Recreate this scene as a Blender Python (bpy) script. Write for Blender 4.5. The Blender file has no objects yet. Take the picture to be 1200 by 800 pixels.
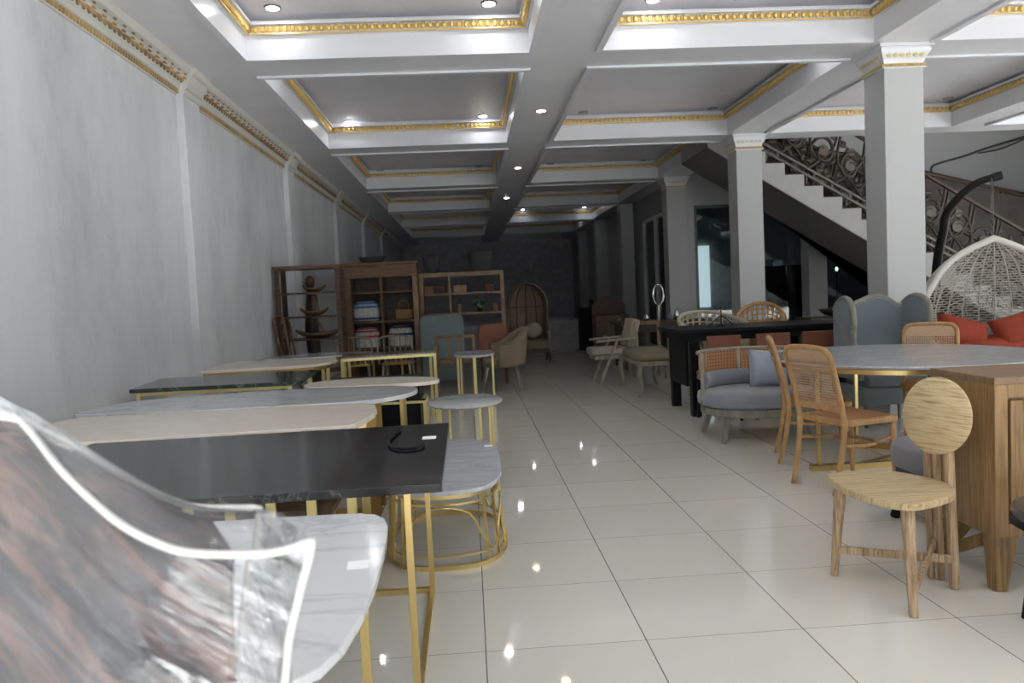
import bpy, bmesh, math, random
from mathutils import Vector, Matrix, Quaternion
random.seed(7)
PI = math.pi
scene = bpy.context.scene
COL = scene.collection
K = 0.895            # building dimensions, taken about the eye height
H = 1.307
def kz(z): return H + (z - H) * K if z > 0.001 else 0.0

# ------------------------------------------------------------------ materials
MATS = {}
def newmat(name):
    m = bpy.data.materials.new(name); m.use_nodes = True
    nt = m.node_tree; b = nt.nodes['Principled BSDF']
    MATS[name] = m
    return m, nt, b
def N(nt, t, **kw):
    n = nt.nodes.new(t)
    for k, v in kw.items():
        if k in n.inputs: n.inputs[k].default_value = v
        else: setattr(n, k, v)
    return n
def c4(c): return (c[0], c[1], c[2], 1.0)
def coords(nt, scale=(1, 1, 1), kind='Object', rot=(0, 0, 0)):
    tc = N(nt, 'ShaderNodeTexCoord'); mp = N(nt, 'ShaderNodeMapping')
    mp.inputs['Scale'].default_value = scale
    vr = N(nt, 'ShaderNodeVectorRotate', rotation_type='EULER_XYZ'); vr.inputs['Rotation'].default_value = rot
    nt.links.new(tc.outputs[kind], vr.inputs['Vector']); nt.links.new(vr.outputs['Vector'], mp.inputs['Vector'])
    return mp.outputs['Vector']
def ramp(nt, fac, stops):
    r = N(nt, 'ShaderNodeValToRGB')
    while len(r.color_ramp.elements) < len(stops): r.color_ramp.elements.new(0.5)
    for e, (p, c) in zip(r.color_ramp.elements, stops):
        e.position = p; e.color = c4(c)
    nt.links.new(fac, r.inputs['Fac'])
    return r.outputs['Color']
def plain(name, col, rough=0.5, metal=0.0, spec=0.5, var=0.0, vscale=6, bump=0.0, bscale=40, coat=0.0, sheen=0.0):
    m, nt, b = newmat(name)
    b.inputs['Base Color'].default_value = c4(col)
    b.inputs['Roughness'].default_value = rough
    b.inputs['Metallic'].default_value = metal
    b.inputs['Specular IOR Level'].default_value = spec
    b.inputs['Coat Weight'].default_value = coat
    b.inputs['Sheen Weight'].default_value = sheen
    v = coords(nt)
    if var > 0:
        n = N(nt, 'ShaderNodeTexNoise', Scale=vscale, Detail=5.0)
        nt.links.new(v, n.inputs['Vector'])
        lo = tuple(c * (1 - var) for c in col); hi = tuple(min(1, c * (1 + var)) for c in col)
        nt.links.new(ramp(nt, n.outputs['Fac'], [(0.3, lo), (0.7, hi)]), b.inputs['Base Color'])
    if bump > 0:
        n = N(nt, 'ShaderNodeTexNoise', Scale=bscale, Detail=4.0)
        nt.links.new(v, n.inputs['Vector'])
        bp = N(nt, 'ShaderNodeBump', Strength=bump, Distance=0.01)
        nt.links.new(n.outputs['Fac'], bp.inputs['Height']); nt.links.new(bp.outputs['Normal'], b.inputs['Normal'])
    return m
def wood(name, dark, light, scale=(14, 2, 2), rough=0.5, detail=6, grey=None, lo=0.35, hi=0.65, rot=(0, 0, 0)):
    m, nt, b = newmat(name)
    v = coords(nt, scale, rot=rot)
    n = N(nt, 'ShaderNodeTexNoise', Scale=1.6, Detail=float(detail), Roughness=0.65, Distortion=0.6)
    nt.links.new(v, n.inputs['Vector'])
    stops = [(lo, dark), (hi, light)]
    if grey: stops = [(lo, dark), ((lo + hi) / 2, grey), (hi, light)]
    nt.links.new(ramp(nt, n.outputs['Fac'], stops), b.inputs['Base Color'])
    b.inputs['Roughness'].default_value = rough
    bp = N(nt, 'ShaderNodeBump', Strength=0.15, Distance=0.004)
    nt.links.new(n.outputs['Fac'], bp.inputs['Height']); nt.links.new(bp.outputs['Normal'], b.inputs['Normal'])
    return m
def marble(name, base, vein, scale=2.2, rough=0.12, lo=0.45, hi=0.53, cloud=None, stretch=(1, 1, 1)):
    m, nt, b = newmat(name)
    v = coords(nt, stretch)
    n1 = N(nt, 'ShaderNodeTexNoise', Scale=scale, Detail=8.0, Roughness=0.6, Distortion=1.6)
    nt.links.new(v, n1.inputs['Vector'])
    mid = tuple((a * 0.5 + c * 0.5) for a, c in zip(base, cloud or base))
    r = ramp(nt, n1.outputs['Fac'], [(0.2, cloud or base), (lo, base), ((lo + hi) / 2, vein), (hi, mid), (0.8, base)])
    nt.links.new(r, b.inputs['Base Color'])
    b.inputs['Roughness'].default_value = rough
    return m
def cane(name, col, ax=('X', 'Z'), pitch=0.018, r=0.28, rough=0.5, dark=None):
    m, nt, b = newmat(name)
    tc = N(nt, 'ShaderNodeTexCoord'); sp = N(nt, 'ShaderNodeSeparateXYZ')
    nt.links.new(tc.outputs['Object'], sp.inputs[0])
    sq = []
    for a in ax:
        mu = N(nt, 'ShaderNodeMath', operation='MULTIPLY'); mu.inputs[1].default_value = 1 / pitch
        nt.links.new(sp.outputs[a], mu.inputs[0])
        fr = N(nt, 'ShaderNodeMath', operation='FRACT'); nt.links.new(mu.outputs[0], fr.inputs[0])
        su = N(nt, 'ShaderNodeMath', operation='SUBTRACT'); su.inputs[1].default_value = 0.5
        nt.links.new(fr.outputs[0], su.inputs[0])
        p = N(nt, 'ShaderNodeMath', operation='POWER'); p.inputs[1].default_value = 2
        nt.links.new(su.outputs[0], p.inputs[0]); sq.append(p)
    ad = N(nt, 'ShaderNodeMath', operation='ADD'); nt.links.new(sq[0].outputs[0], ad.inputs[0]); nt.links.new(sq[1].outputs[0], ad.inputs[1])
    gt = N(nt, 'ShaderNodeMath', operation='GREATER_THAN'); gt.inputs[1].default_value = r * r
    nt.links.new(ad.outputs[0], gt.inputs[0])
    nt.links.new(gt.outputs[0], b.inputs['Alpha'])
    b.inputs['Base Color'].default_value = c4(col); b.inputs['Roughness'].default_value = rough
    return m
def emit(name, col, s):
    m, nt, b = newmat(name)
    b.inputs['Base Color'].default_value = c4(col)
    b.inputs['Emission Color'].default_value = c4(col); b.inputs['Emission Strength'].default_value = s
    return m

def wall_mat(name, base, dark, sc=(0.5, 0.5, 0.16)):
    m, nt, b = newmat(name)
    v = coords(nt, sc)
    n = N(nt, 'ShaderNodeTexNoise', Scale=2.2, Detail=7.0, Roughness=0.62, Distortion=0.4); nt.links.new(v, n.inputs['Vector'])
    nt.links.new(ramp(nt, n.outputs['Fac'], [(0.28, dark), (0.62, base)]), b.inputs['Base Color'])
    b.inputs['Roughness'].default_value = 0.5; b.inputs['Specular IOR Level'].default_value = 0.35
    v2 = coords(nt, (1, 1, 0.55)); n3 = N(nt, 'ShaderNodeTexNoise', Scale=1.1, Detail=9.0, Roughness=0.72); nt.links.new(v2, n3.inputs['Vector'])
    mr = ramp(nt, n3.outputs['Fac'], [(0.25, (0.72, 0.72, 0.73)), (0.5, (1.0, 1.0, 1.0))])
    mu = N(nt, 'ShaderNodeMixRGB', blend_type='MULTIPLY'); mu.inputs['Fac'].default_value = 1.0
    nt.links.new(b.inputs['Base Color'].links[0].from_socket, mu.inputs['Color1']); nt.links.new(mr, mu.inputs['Color2']); nt.links.new(mu.outputs[0], b.inputs['Base Color'])
    bp = N(nt, 'ShaderNodeBump', Strength=0.25, Distance=0.01)
    n2 = N(nt, 'ShaderNodeTexNoise', Scale=3.0, Detail=5.0); nt.links.new(v, n2.inputs['Vector'])
    nt.links.new(n2.outputs['Fac'], bp.inputs['Height']); nt.links.new(bp.outputs['Normal'], b.inputs['Normal'])
    return m

def floor_mat():
    m, nt, b = newmat('floor_tiles')
    tc = N(nt, 'ShaderNodeTexCoord'); sp = N(nt, 'ShaderNodeSeparateXYZ'); nt.links.new(tc.outputs['Object'], sp.inputs[0])
    outs = []; cells = []
    for ax, off in (('X', 0.0), ('Y', 0.367)):
        su = N(nt, 'ShaderNodeMath', operation='SUBTRACT'); su.inputs[1].default_value = off; nt.links.new(sp.outputs[ax], su.inputs[0])
        dv = N(nt, 'ShaderNodeMath', operation='DIVIDE'); dv.inputs[1].default_value = 0.6; nt.links.new(su.outputs[0], dv.inputs[0])
        fl = N(nt, 'ShaderNodeMath', operation='FLOOR'); nt.links.new(dv.outputs[0], fl.inputs[0]); cells.append(fl)
        fr = N(nt, 'ShaderNodeMath', operation='FRACT'); nt.links.new(dv.outputs[0], fr.inputs[0])
        s5 = N(nt, 'ShaderNodeMath', operation='SUBTRACT'); s5.inputs[1].default_value = 0.5; nt.links.new(fr.outputs[0], s5.inputs[0])
        ab = N(nt, 'ShaderNodeMath', operation='ABSOLUTE'); nt.links.new(s5.outputs[0], ab.inputs[0])
        g = N(nt, 'ShaderNodeMath', operation='GREATER_THAN'); g.inputs[1].default_value = 0.5 - (0.0035 if ax == 'X' else 0.0022); nt.links.new(ab.outputs[0], g.inputs[0])
        outs.append(g)
    mx = N(nt, 'ShaderNodeMath', operation='MAXIMUM'); nt.links.new(outs[0].outputs[0], mx.inputs[0]); nt.links.new(outs[1].outputs[0], mx.inputs[1])
    cb = N(nt, 'ShaderNodeCombineXYZ'); nt.links.new(cells[0].outputs[0], cb.inputs[0]); nt.links.new(cells[1].outputs[0], cb.inputs[1])
    wn = N(nt, 'ShaderNodeTexWhiteNoise'); nt.links.new(cb.outputs[0], wn.inputs['Vector'])
    base = ramp(nt, wn.outputs['Value'], [(0.0, (0.665, 0.65, 0.59)), (1.0, (0.70, 0.685, 0.62))])
    mix = N(nt, 'ShaderNodeMixRGB'); nt.links.new(mx.outputs[0], mix.inputs['Fac']); nt.links.new(base, mix.inputs['Color1']); mix.inputs['Color2'].default_value = (0.13, 0.12, 0.11, 1)
    nt.links.new(mix.outputs[0], b.inputs['Base Color'])
    n = N(nt, 'ShaderNodeTexNoise', Scale=3.0, Detail=4.0); nt.links.new(tc.outputs['Object'], n.inputs['Vector'])
    rr = N(nt, 'ShaderNodeMapRange'); rr.inputs['To Min'].default_value = 0.02; rr.inputs['To Max'].default_value = 0.07
    nt.links.new(n.outputs['Fac'], rr.inputs['Value']); nt.links.new(rr.outputs[0], b.inputs['Roughness'])
    bp = N(nt, 'ShaderNodeBump', Strength=0.02, Distance=0.01)
    n2 = N(nt, 'ShaderNodeTexNoise', Scale=5.0, Detail=1.0); nt.links.new(tc.outputs['Object'], n2.inputs['Vector'])
    nt.links.new(n2.outputs['Fac'], bp.inputs['Height']); nt.links.new(bp.outputs['Normal'], b.inputs['Normal'])
    b.inputs['Specular IOR Level'].default_value = 0.75
    return m

def glass_mat(name, tint=(0.75, 0.82, 0.82), rough=0.02, ior=1.5):
    m = bpy.data.materials.new(name); m.use_nodes = True; MATS[name] = m
    nt = m.node_tree; nt.nodes.clear()
    out = N(nt, 'ShaderNodeOutputMaterial'); mix = N(nt, 'ShaderNodeMixShader'); tr = N(nt, 'ShaderNodeBsdfTransparent'); gl = N(nt, 'ShaderNodeBsdfGlossy')
    tr.inputs['Color'].default_value = c4(tint); gl.inputs['Roughness'].default_value = rough
    fr = N(nt, 'ShaderNodeFresnel', IOR=ior)
    nt.links.new(fr.outputs[0], mix.inputs[0]); nt.links.new(tr.outputs[0], mix.inputs[1]); nt.links.new(gl.outputs[0], mix.inputs[2]); nt.links.new(mix.outputs[0], out.inputs['Surface'])
    return m

def film_mat(name):
    # clear wrinkled plastic film: mostly see-through, sharp crinkled reflections
    m = bpy.data.materials.new(name); m.use_nodes = True; MATS[name] = m
    nt = m.node_tree; nt.nodes.clear()
    out = N(nt, 'ShaderNodeOutputMaterial'); mix = N(nt, 'ShaderNodeMixShader'); mix2 = N(nt, 'ShaderNodeMixShader')
    tr = N(nt, 'ShaderNodeBsdfTransparent'); gl = N(nt, 'ShaderNodeBsdfGlossy'); df = N(nt, 'ShaderNodeBsdfDiffuse')
    df.inputs['Color'].default_value = (0.8, 0.82, 0.85, 1); gl.inputs['Roughness'].default_value = 0.05; gl.inputs['Color'].default_value = (0.95, 0.97, 1, 1)
    tr.inputs['Color'].default_value = (0.93, 0.94, 0.95, 1)
    v = coords(nt, (3.0, 5, 28), rot=(0, -0.61, 0))
    n = N(nt, 'ShaderNodeTexNoise', Scale=1.3, Detail=5.0, Roughness=0.6, Distortion=0.6); nt.links.new(v, n.inputs['Vector'])
    bp = N(nt, 'ShaderNodeBump', Strength=1.0, Distance=0.008); nt.links.new(n.outputs['Fac'], bp.inputs['Height'])
    v3 = coords(nt, (1.4, 2, 7), rot=(0, -0.61, 0)); nb = N(nt, 'ShaderNodeTexNoise', Scale=1.6, Detail=2.0); nt.links.new(v3, nb.inputs['Vector'])
    bp2 = N(nt, 'ShaderNodeBump', Strength=1.0, Distance=0.05); nt.links.new(nb.outputs['Fac'], bp2.inputs['Height']); nt.links.new(bp2.outputs['Normal'], bp.inputs['Normal'])
    nt.links.new(bp.outputs['Normal'], gl.inputs['Normal'])
    fr = N(nt, 'ShaderNodeFresnel', IOR=1.5); nt.links.new(bp.outputs['Normal'], fr.inputs['Normal'])
    mr = N(nt, 'ShaderNodeMapRange'); mr.inputs['From Min'].default_value = 0.0; mr.inputs['From Max'].default_value = 0.6; mr.inputs['To Min'].default_value = 0.075; mr.inputs['To Max'].default_value = 0.75
    nt.links.new(fr.outputs[0], mr.inputs['Value'])
    mix2.inputs[0].default_value = 0.025
    nt.links.new(tr.outputs[0], mix2.inputs[1]); nt.links.new(df.outputs[0], mix2.inputs[2])
    nt.links.new(mr.outputs[0], mix.inputs[0]); nt.links.new(mix2.outputs[0], mix.inputs[1]); nt.links.new(gl.outputs[0], mix.inputs[2]); nt.links.new(mix.outputs[0], out.inputs['Surface'])
    return m

M_floor = floor_mat()
M_wall = wall_mat('wall_plaster', (0.72, 0.735, 0.76), (0.57, 0.585, 0.61))
M_wallR = wall_mat('wall_grey', (0.36, 0.36, 0.36), (0.30, 0.30, 0.31))
M_wallD = plain('wall_dark_paint', (0.72, 0.70, 0.72), 0.7, var=0.15)
M_blocker = plain('sky_blocker_paint', (0.16, 0.18, 0.19), 0.7, var=0.1)  # dark colour of the added street-side light blockers
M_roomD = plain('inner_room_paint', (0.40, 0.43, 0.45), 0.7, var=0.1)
M_white = plain('white_gloss_paint', (0.66, 0.67, 0.70), 0.28)
M_column = plain('column_paint', (0.46, 0.47, 0.47), 0.45)
M_beam = plain('beam_paint', (0.66, 0.66, 0.69), 0.4, var=0.05, vscale=2)
M_panel = plain('grey_panel_paint', (0.60, 0.595, 0.63), 0.35, var=0.06, vscale=2)
M_gilt = plain('gilt_ornament', (0.70, 0.49, 0.16), 0.4, 0.35)
M_cream = plain('cream_ornament', (0.62, 0.58, 0.46), 0.5)
M_gold = plain('gold_metal', (0.74, 0.56, 0.24), 0.28, 1.0)
M_goldp = plain('pale_gold_metal', (0.78, 0.66, 0.30), 0.35, 0.7)
M_goldd = plain('bronze_metal', (0.45, 0.28, 0.09), 0.4, 0.8)
M_mwhite = marble('white_marble', (0.60, 0.62, 0.63), (0.47, 0.49, 0.52), 1.6, 0.12, cloud=(0.56, 0.58, 0.60), stretch=(0.7, 1.8, 1))
M_mgrey = marble('grey_veined_marble', (0.55, 0.57, 0.60), (0.44, 0.46, 0.50), 2.0, 0.14, 0.42, 0.58, cloud=(0.50, 0.52, 0.55), stretch=(1.0, 4.0, 1))
M_mblack = marble('black_marble', (0.018, 0.018, 0.02), (0.10, 0.11, 0.12), 1.8, 0.1, 0.492, 0.505, cloud=(0.012, 0.012, 0.014))
M_mgreen = marble('dark_green_marble', (0.035, 0.06, 0.05), (0.14, 0.2, 0.17), 4.0, 0.08, 0.47, 0.52, cloud=(0.02, 0.035, 0.03))
M_mbrown = marble('brown_marble', (0.16, 0.12, 0.10), (0.30, 0.24, 0.2), 4.0, 0.15, 0.45, 0.52)
M_trav = marble('cream_stone', (0.74, 0.68, 0.60), (0.71, 0.65, 0.565), 1.5, 0.22, 0.42, 0.56, cloud=(0.75, 0.69, 0.61))
M_oak = wood('pale_oak', (0.33, 0.22, 0.11), (0.56, 0.43, 0.25), (3, 22, 22), 0.55, grey=(0.47, 0.34, 0.19))
M_oaktop = wood('pale_oak_grain', (0.30, 0.21, 0.10), (0.60, 0.48, 0.29), (4, 70, 9), 0.5, grey=(0.50, 0.38, 0.21))
M_oakdisc = wood('pale_oak_back', (0.30, 0.21, 0.10), (0.60, 0.48, 0.29), (4, 65, 4), 0.5, grey=(0.54, 0.41, 0.23))
M_oakleg = wood('weathered_oak', (0.24, 0.14, 0.08), (0.58, 0.44, 0.29), (50, 50, 3), 0.6, grey=(0.44, 0.30, 0.18))
M_teak = wood('teak', (0.165, 0.09, 0.032), (0.34, 0.205, 0.08), (40, 40, 2), 0.42)
M_teaktop = wood('teak_top', (0.17, 0.095, 0.05), (0.26, 0.16, 0.09), (3, 26, 3), 0.42)
M_honey = wood('honey_wood', (0.36, 0.19, 0.07), (0.52, 0.31, 0.13), (12, 12, 4), 0.4)
M_honeyseat = plain('woven_cane_seat', (0.34, 0.17, 0.085), 0.5, var=0.12, vscale=60)
M_brownw = wood('brown_wood', (0.045, 0.023, 0.013), (0.12, 0.065, 0.034), (3, 3, 22), 0.5)
M_brownm = wood('mid_brown_wood', (0.09, 0.045, 0.022), (0.19, 0.10, 0.048), (3, 3, 22), 0.5)
M_tan = wood('tan_wood', (0.17, 0.10, 0.055), (0.29, 0.18, 0.10), (3, 22, 3), 0.5)
M_dkw = wood('dark_wood', (0.025, 0.015, 0.010), (0.07, 0.042, 0.028), (3, 16, 16), 0.45)
M_wash = wood('whitewashed_wood', (0.24, 0.21, 0.155), (0.38, 0.34, 0.26), (10, 10, 3), 0.55)
M_greenwood = wood('grey_green_wood', (0.20, 0.19, 0.155), (0.31, 0.30, 0.25), (10, 10, 3), 0.55)
M_cane = cane('cane_weave', (0.50, 0.32, 0.19), ('X', 'Z'), 0.017, 0.31)
M_canetop = plain('cane_band', (0.50, 0.34, 0.22), 0.5, var=0.1, vscale=90)
M_cane2 = cane('cane_weave_orange', (0.42, 0.20, 0.09), ('X', 'Z'), 0.03, 0.22)
M_rattan = plain('rattan', (0.50, 0.29, 0.11), 0.45, var=0.15, vscale=30)
M_greyfab = plain('grey_velvet', (0.245, 0.262, 0.30), 0.9, var=0.08, vscale=5, sheen=0.4)
M_bluefab = plain('blue_grey_fabric', (0.17, 0.205, 0.235), 0.9, var=0.06, vscale=5, sheen=0.3)
M_lilac = plain('lilac_grey_fabric', (0.29, 0.325, 0.40), 0.9, var=0.06, vscale=8, sheen=0.3, bump=0.4, bscale=7)
M_ice = plain('pale_blue_fabric', (0.175, 0.225, 0.23), 0.85, var=0.05)
M_beige = plain('beige_fabric', (0.24, 0.195, 0.13), 0.9, var=0.08)
M_beige2 = plain('cream_fabric', (0.38, 0.34, 0.26), 0.9, var=0.06)
M_orange = plain('orange_fabric', (0.31, 0.045, 0.02), 0.85, var=0.1, bump=0.3, bscale=9)
M_rust = plain('rust_leather', (0.21, 0.07, 0.035), 0.45, var=0.12)
M_black = plain('black_lacquer', (0.008, 0.009, 0.011), 0.45, spec=0.2)
M_blackm = plain('black_metal', (0.010, 0.010, 0.010), 0.5, spec=0.25)
M_darkl = plain('dark_brown_leather', (0.10, 0.082, 0.075), 0.3)
M_iron = plain('wrought_iron', (0.05, 0.038, 0.03), 0.5, 0.3)
M_ironL = plain('worn_iron_rail', (0.12, 0.11, 0.10), 0.45, 0.4)
M_medal = plain('stone_medallion', (0.12, 0.10, 0.085), 0.6)
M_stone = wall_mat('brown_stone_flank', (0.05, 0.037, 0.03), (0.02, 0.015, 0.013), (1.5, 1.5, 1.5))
M_stair = plain('stair_paint', (0.36, 0.355, 0.345), 0.5, var=0.04)
M_rope = plain('white_woven_rope', (0.62, 0.60, 0.54), 0.7)
M_weave = plain('pale_woven_strand', (0.50, 0.47, 0.41), 0.75)
M_cord = plain('white_piping', (0.62, 0.615, 0.58), 0.5)
M_film = film_mat('clear_plastic')
M_hide = wood('reddish_brown_hide', (0.008, 0.006, 0.006), (0.26, 0.135, 0.10), (3, 4, 20), 0.3, grey=(0.05, 0.026, 0.022), rot=(0, -0.61, 0))
M_paper = plain('white_paper', (0.85, 0.86, 0.87), 0.6)
M_silver = plain('silver_metal', (0.6, 0.6, 0.6), 0.2, 1.0)
M_chain = plain('chain_metal', (0.16, 0.15, 0.14), 0.35, 0.9)
M_blue = plain('blue_woven', (0.06, 0.17, 0.40), 0.85)
M_navy = plain('navy_woven', (0.03, 0.05, 0.16), 0.85)
M_red = plain('red_woven', (0.42, 0.05, 0.05), 0.85)
M_ivory = plain('ivory_woven', (0.50, 0.50, 0.46), 0.9, var=0.35, vscale=45)
M_bag = plain('caramel_leather', (0.26, 0.12, 0.03), 0.4)
M_planter = plain('charcoal_wicker', (0.035, 0.037, 0.04), 0.8)
M_leaf = plain('dark_green_leaf', (0.03, 0.09, 0.06), 0.5)
M_glass = glass_mat('window_glass', (0.74, 0.79, 0.80))
M_lampon = emit('lamp_lit', (0.95, 0.96, 1.0), 60.0)
M_lampwarm = emit('lamp_warm', (1.0, 0.80, 0.5), 30.0)
M_lampoff = plain('lamp_off', (0.30, 0.30, 0.31), 0.3)
M_lampring = plain('lamp_ring', (0.20, 0.20, 0.21), 0.3, 0.6)
M_daywin = emit('daylit_window', (0.62, 0.74, 0.78), 0.8)
M_pave = plain('pavement', (0.5, 0.49, 0.47), 0.8, var=0.1)
M_cable = plain('cable_grey', (0.10, 0.10, 0.10), 0.6)

# ------------------------------------------------------------------ mesh helper
class MB:
    def __init__(s): s.bm = bmesh.new()
    def _faces(s, verts, faces):
        vs = [s.bm.verts.new(v) for v in verts]
        for f in faces:
            try: s.bm.faces.new([vs[i] for i in f])
            except ValueError: pass
        return s
    def box(s, x0, x1, y0, y1, z0, z1):
        v = [(x, y, z) for z in (z0, z1) for x, y in ((x0, y0), (x1, y0), (x1, y1), (x0, y1))]
        return s._faces(v, [(3, 2, 1, 0), (4, 5, 6, 7), (0, 1, 5, 4), (1, 2, 6, 5), (2, 3, 7, 6), (3, 0, 4, 7)])
    def bar(s, p0, p1, w, h=None, up=(0, 0, 1), w1=None, h1=None):
        h = h or w; w1 = w1 or w; h1 = h1 or h
        p0 = Vector(p0); p1 = Vector(p1); d = (p1 - p0).normalized(); u = Vector(up)
        if abs(d.dot(u)) > 0.98: u = Vector((0, 1, 0))
        r = d.cross(u).normalized(); u = r.cross(d).normalized()
        v = []
        for p, a, b in ((p0, w, h), (p1, w1, h1)):
            for sx, sy in ((-1, -1), (1, -1), (1, 1), (-1, 1)): v.append(p + r * sx * a / 2 + u * sy * b / 2)
        return s._faces(v, [(3, 2, 1, 0), (4, 5, 6, 7), (0, 1, 5, 4), (1, 2, 6, 5), (2, 3, 7, 6), (3, 0, 4, 7)])
    def tube(s, pts, r, closed=False, n=8, flat=1.0, smooth=0):
        pts = [Vector(p) for p in pts]
        if smooth: pts = catmull(pts, smooth, closed)
        L = len(pts); rs = r if isinstance(r, (list, tuple)) else None
        if rs and len(rs) != L:
            rs = [rs[0] + (rs[-1] - rs[0]) * i / (L - 1) for i in range(L)] if len(rs) == 2 else [interp(rs, i / (L - 1)) for i in range(L)]
        rings = []; prev = None
        for i in range(L):
            a = pts[(i - 1) % L] if (closed or i > 0) else pts[i]; b = pts[(i + 1) % L] if (closed or i < L - 1) else pts[i]
            d = (b - a)
            d = d.normalized() if d.length > 1e-9 else Vector((0, 0, 1))
            if prev is None:
                u = Vector((0, 0, 1)) if abs(d.z) < 0.9 else Vector((1, 0, 0))
            else: u = prev
            u = (u - d * u.dot(d)).normalized(); prev = u; w = d.cross(u)
            rr = rs[i] if rs else r
            rings.append([s.bm.verts.new(pts[i] + (u * math.cos(2 * PI * k / n) * flat + w * math.sin(2 * PI * k / n)) * rr) for k in range(n)])
        for i in range(L if closed else L - 1):
            A = rings[i]; B = rings[(i + 1) % L]
            for k in range(n):
                s.bm.faces.new((A[k], A[(k + 1) % n], B[(k + 1) % n], B[k]))
        if not closed:
            s.bm.faces.new(list(reversed(rings[0]))); s.bm.faces.new(rings[-1])
        return s
    def cyl(s, p0, p1, r0, r1=None, n=16): return s.tube([p0, p1], (r0, r0 if r1 is None else r1), n=n)
    def prism(s, pts, z0, z1):
        n = len(pts)
        v = [(x, y, z0) for x, y in pts] + [(x, y, z1) for x, y in pts]
        return s._faces(v, [tuple(reversed(range(n))), tuple(range(n, 2 * n))] + [(i, (i + 1) % n, n + (i + 1) % n, n + i) for i in range(n)])
    def prismxz(s, pts, y0, y1):
        n = len(pts)
        v = [(x, y0, z) for x, z in pts] + [(x, y1, z) for x, z in pts]
        return s._faces(v, [tuple(range(n)), tuple(reversed(range(n, 2 * n)))] + [(i, n + i, n + (i + 1) % n, (i + 1) % n) for i in range(n)])
    def lathe(s, prof, c=(0, 0, 0), n=24, sx=1, sy=1):
        rings = []
        for r, z in prof:
            rings.append([s.bm.verts.new((c[0] + r * sx * math.cos(2 * PI * k / n), c[1] + r * sy * math.sin(2 * PI * k / n), c[2] + z)) for k in range(n)])
        for A, B in zip(rings, rings[1:]):
            for k in range(n): s.bm.faces.new((A[k], A[(k + 1) % n], B[(k + 1) % n], B[k]))
        s.bm.faces.new(list(reversed(rings[0]))); s.bm.faces.new(rings[-1])
        return s
    def ell(s, c, r, nu=10, nv=6, mat=None):
        rings = []
        mt = mat or Matrix.Identity(3); c = Vector(c)
        top = s.bm.verts.new(c + mt @ Vector((0, 0, r[2]))); bot = s.bm.verts.new(c + mt @ Vector((0, 0, -r[2])))
        for j in range(1, nv):
            t = PI * j / nv
            rings.append([s.bm.verts.new(c + mt @ Vector((r[0] * math.sin(t) * math.cos(2 * PI * k / nu), r[1] * math.sin(t) * math.sin(2 * PI * k / nu), r[2] * math.cos(t)))) for k in range(nu)])
        for A, B in zip(rings, rings[1:]):
            for k in range(nu): s.bm.faces.new((A[k], B[k], B[(k + 1) % nu], A[(k + 1) % nu]))
        for k in range(nu):
            s.bm.faces.new((top, rings[0][k], rings[0][(k + 1) % nu])); s.bm.faces.new((bot, rings[-1][(k + 1) % nu], rings[-1][k]))
        return s
    def grid(s, f, nu, nv, thick=0.0):
        P = [[Vector(f(i / nu, j / nv)) for j in range(nv + 1)] for i in range(nu + 1)]
        V = [[s.bm.verts.new(p) for p in row] for row in P]
        for i in range(nu):
            for j in range(nv): s.bm.faces.new((V[i][j], V[i + 1][j], V[i + 1][j + 1], V[i][j + 1]))
        return s
    def pillow(s, c, w, h, t, mat=None, n=12):
        # puffy square cushion in local XZ plane, thickness along Y
        mt = mat or Matrix.Identity(3); c = Vector(c)
        for sg in (-1, 1):
            V = []
            for i in range(n + 1):
                row = []
                for j in range(n + 1):
                    a = 2 * i / n - 1; b = 2 * j / n - 1
                    e = (max(0, (1 - a ** 4) * (1 - b ** 4))) ** 0.55
                    pin = 1 - 0.07 * (1 - abs(b) ** 2) * abs(a) ** 3; pin2 = 1 - 0.07 * (1 - abs(a) ** 2) * abs(b) ** 3
                    row.append(s.bm.verts.new(c + mt @ Vector((a * w / 2 * pin, sg * t / 2 * e, b * h / 2 * pin2))))
                V.append(row)
            for i in range(n):
                for j in range(n):
                    q = (V[i][j], V[i + 1][j], V[i + 1][j + 1], V[i][j + 1])
                    s.bm.faces.new(q if sg < 0 else tuple(reversed(q)))
        bmesh.ops.remove_doubles(s.bm, verts=s.bm.verts[:], dist=0.0005)
        return s

def interp(rs, t):
    x = t * (len(rs) - 1); i = min(int(x), len(rs) - 2); return rs[i] + (rs[i + 1] - rs[i]) * (x - i)
def catmull(P, n, closed=False):
    out = []; L = len(P)
    segs = L if closed else L - 1
    for i in range(segs):
        if closed: p0, p1, p2, p3 = P[(i - 1) % L], P[i], P[(i + 1) % L], P[(i + 2) % L]
        else: p0, p1, p2, p3 = P[max(i - 1, 0)], P[i], P[i + 1], P[min(i + 2, L - 1)]
        for k in range(n):
            t = k / n
            out.append(0.5 * ((2 * p1) + (p2 - p0) * t + (2 * p0 - 5 * p1 + 4 * p2 - p3) * t * t + (3 * p1 - p0 - 3 * p2 + p3) * t ** 3))
    if not closed: out.append(P[-1])
    return out
def smooth2(pts, n=5): return [(p.x, p.y) for p in catmull([Vector((x, y, 0)) for x, y in pts], n, True)]
def rrect(x0, x1, y0, y1, r, n=8):
    out = []
    for cx, cy, a0 in ((x1 - r, y0 + r, -PI / 2), (x1 - r, y1 - r, 0), (x0 + r, y1 - r, PI / 2), (x0 + r, y0 + r, PI)):
        for k in range(n + 1):
            a = a0 + PI / 2 * k / n; out.append((cx + r * math.cos(a), cy + r * math.sin(a)))
    return out
def ellipse(cx, cy, rx, ry, n=56, p=2.0):
    out = []
    for k in range(n):
        a = 2 * PI * k / n; c, s_ = math.cos(a), math.sin(a)
        out.append((cx + rx * math.copysign(abs(c) ** (2 / p), c), cy + ry * math.copysign(abs(s_) ** (2 / p), s_)))
    return out

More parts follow.
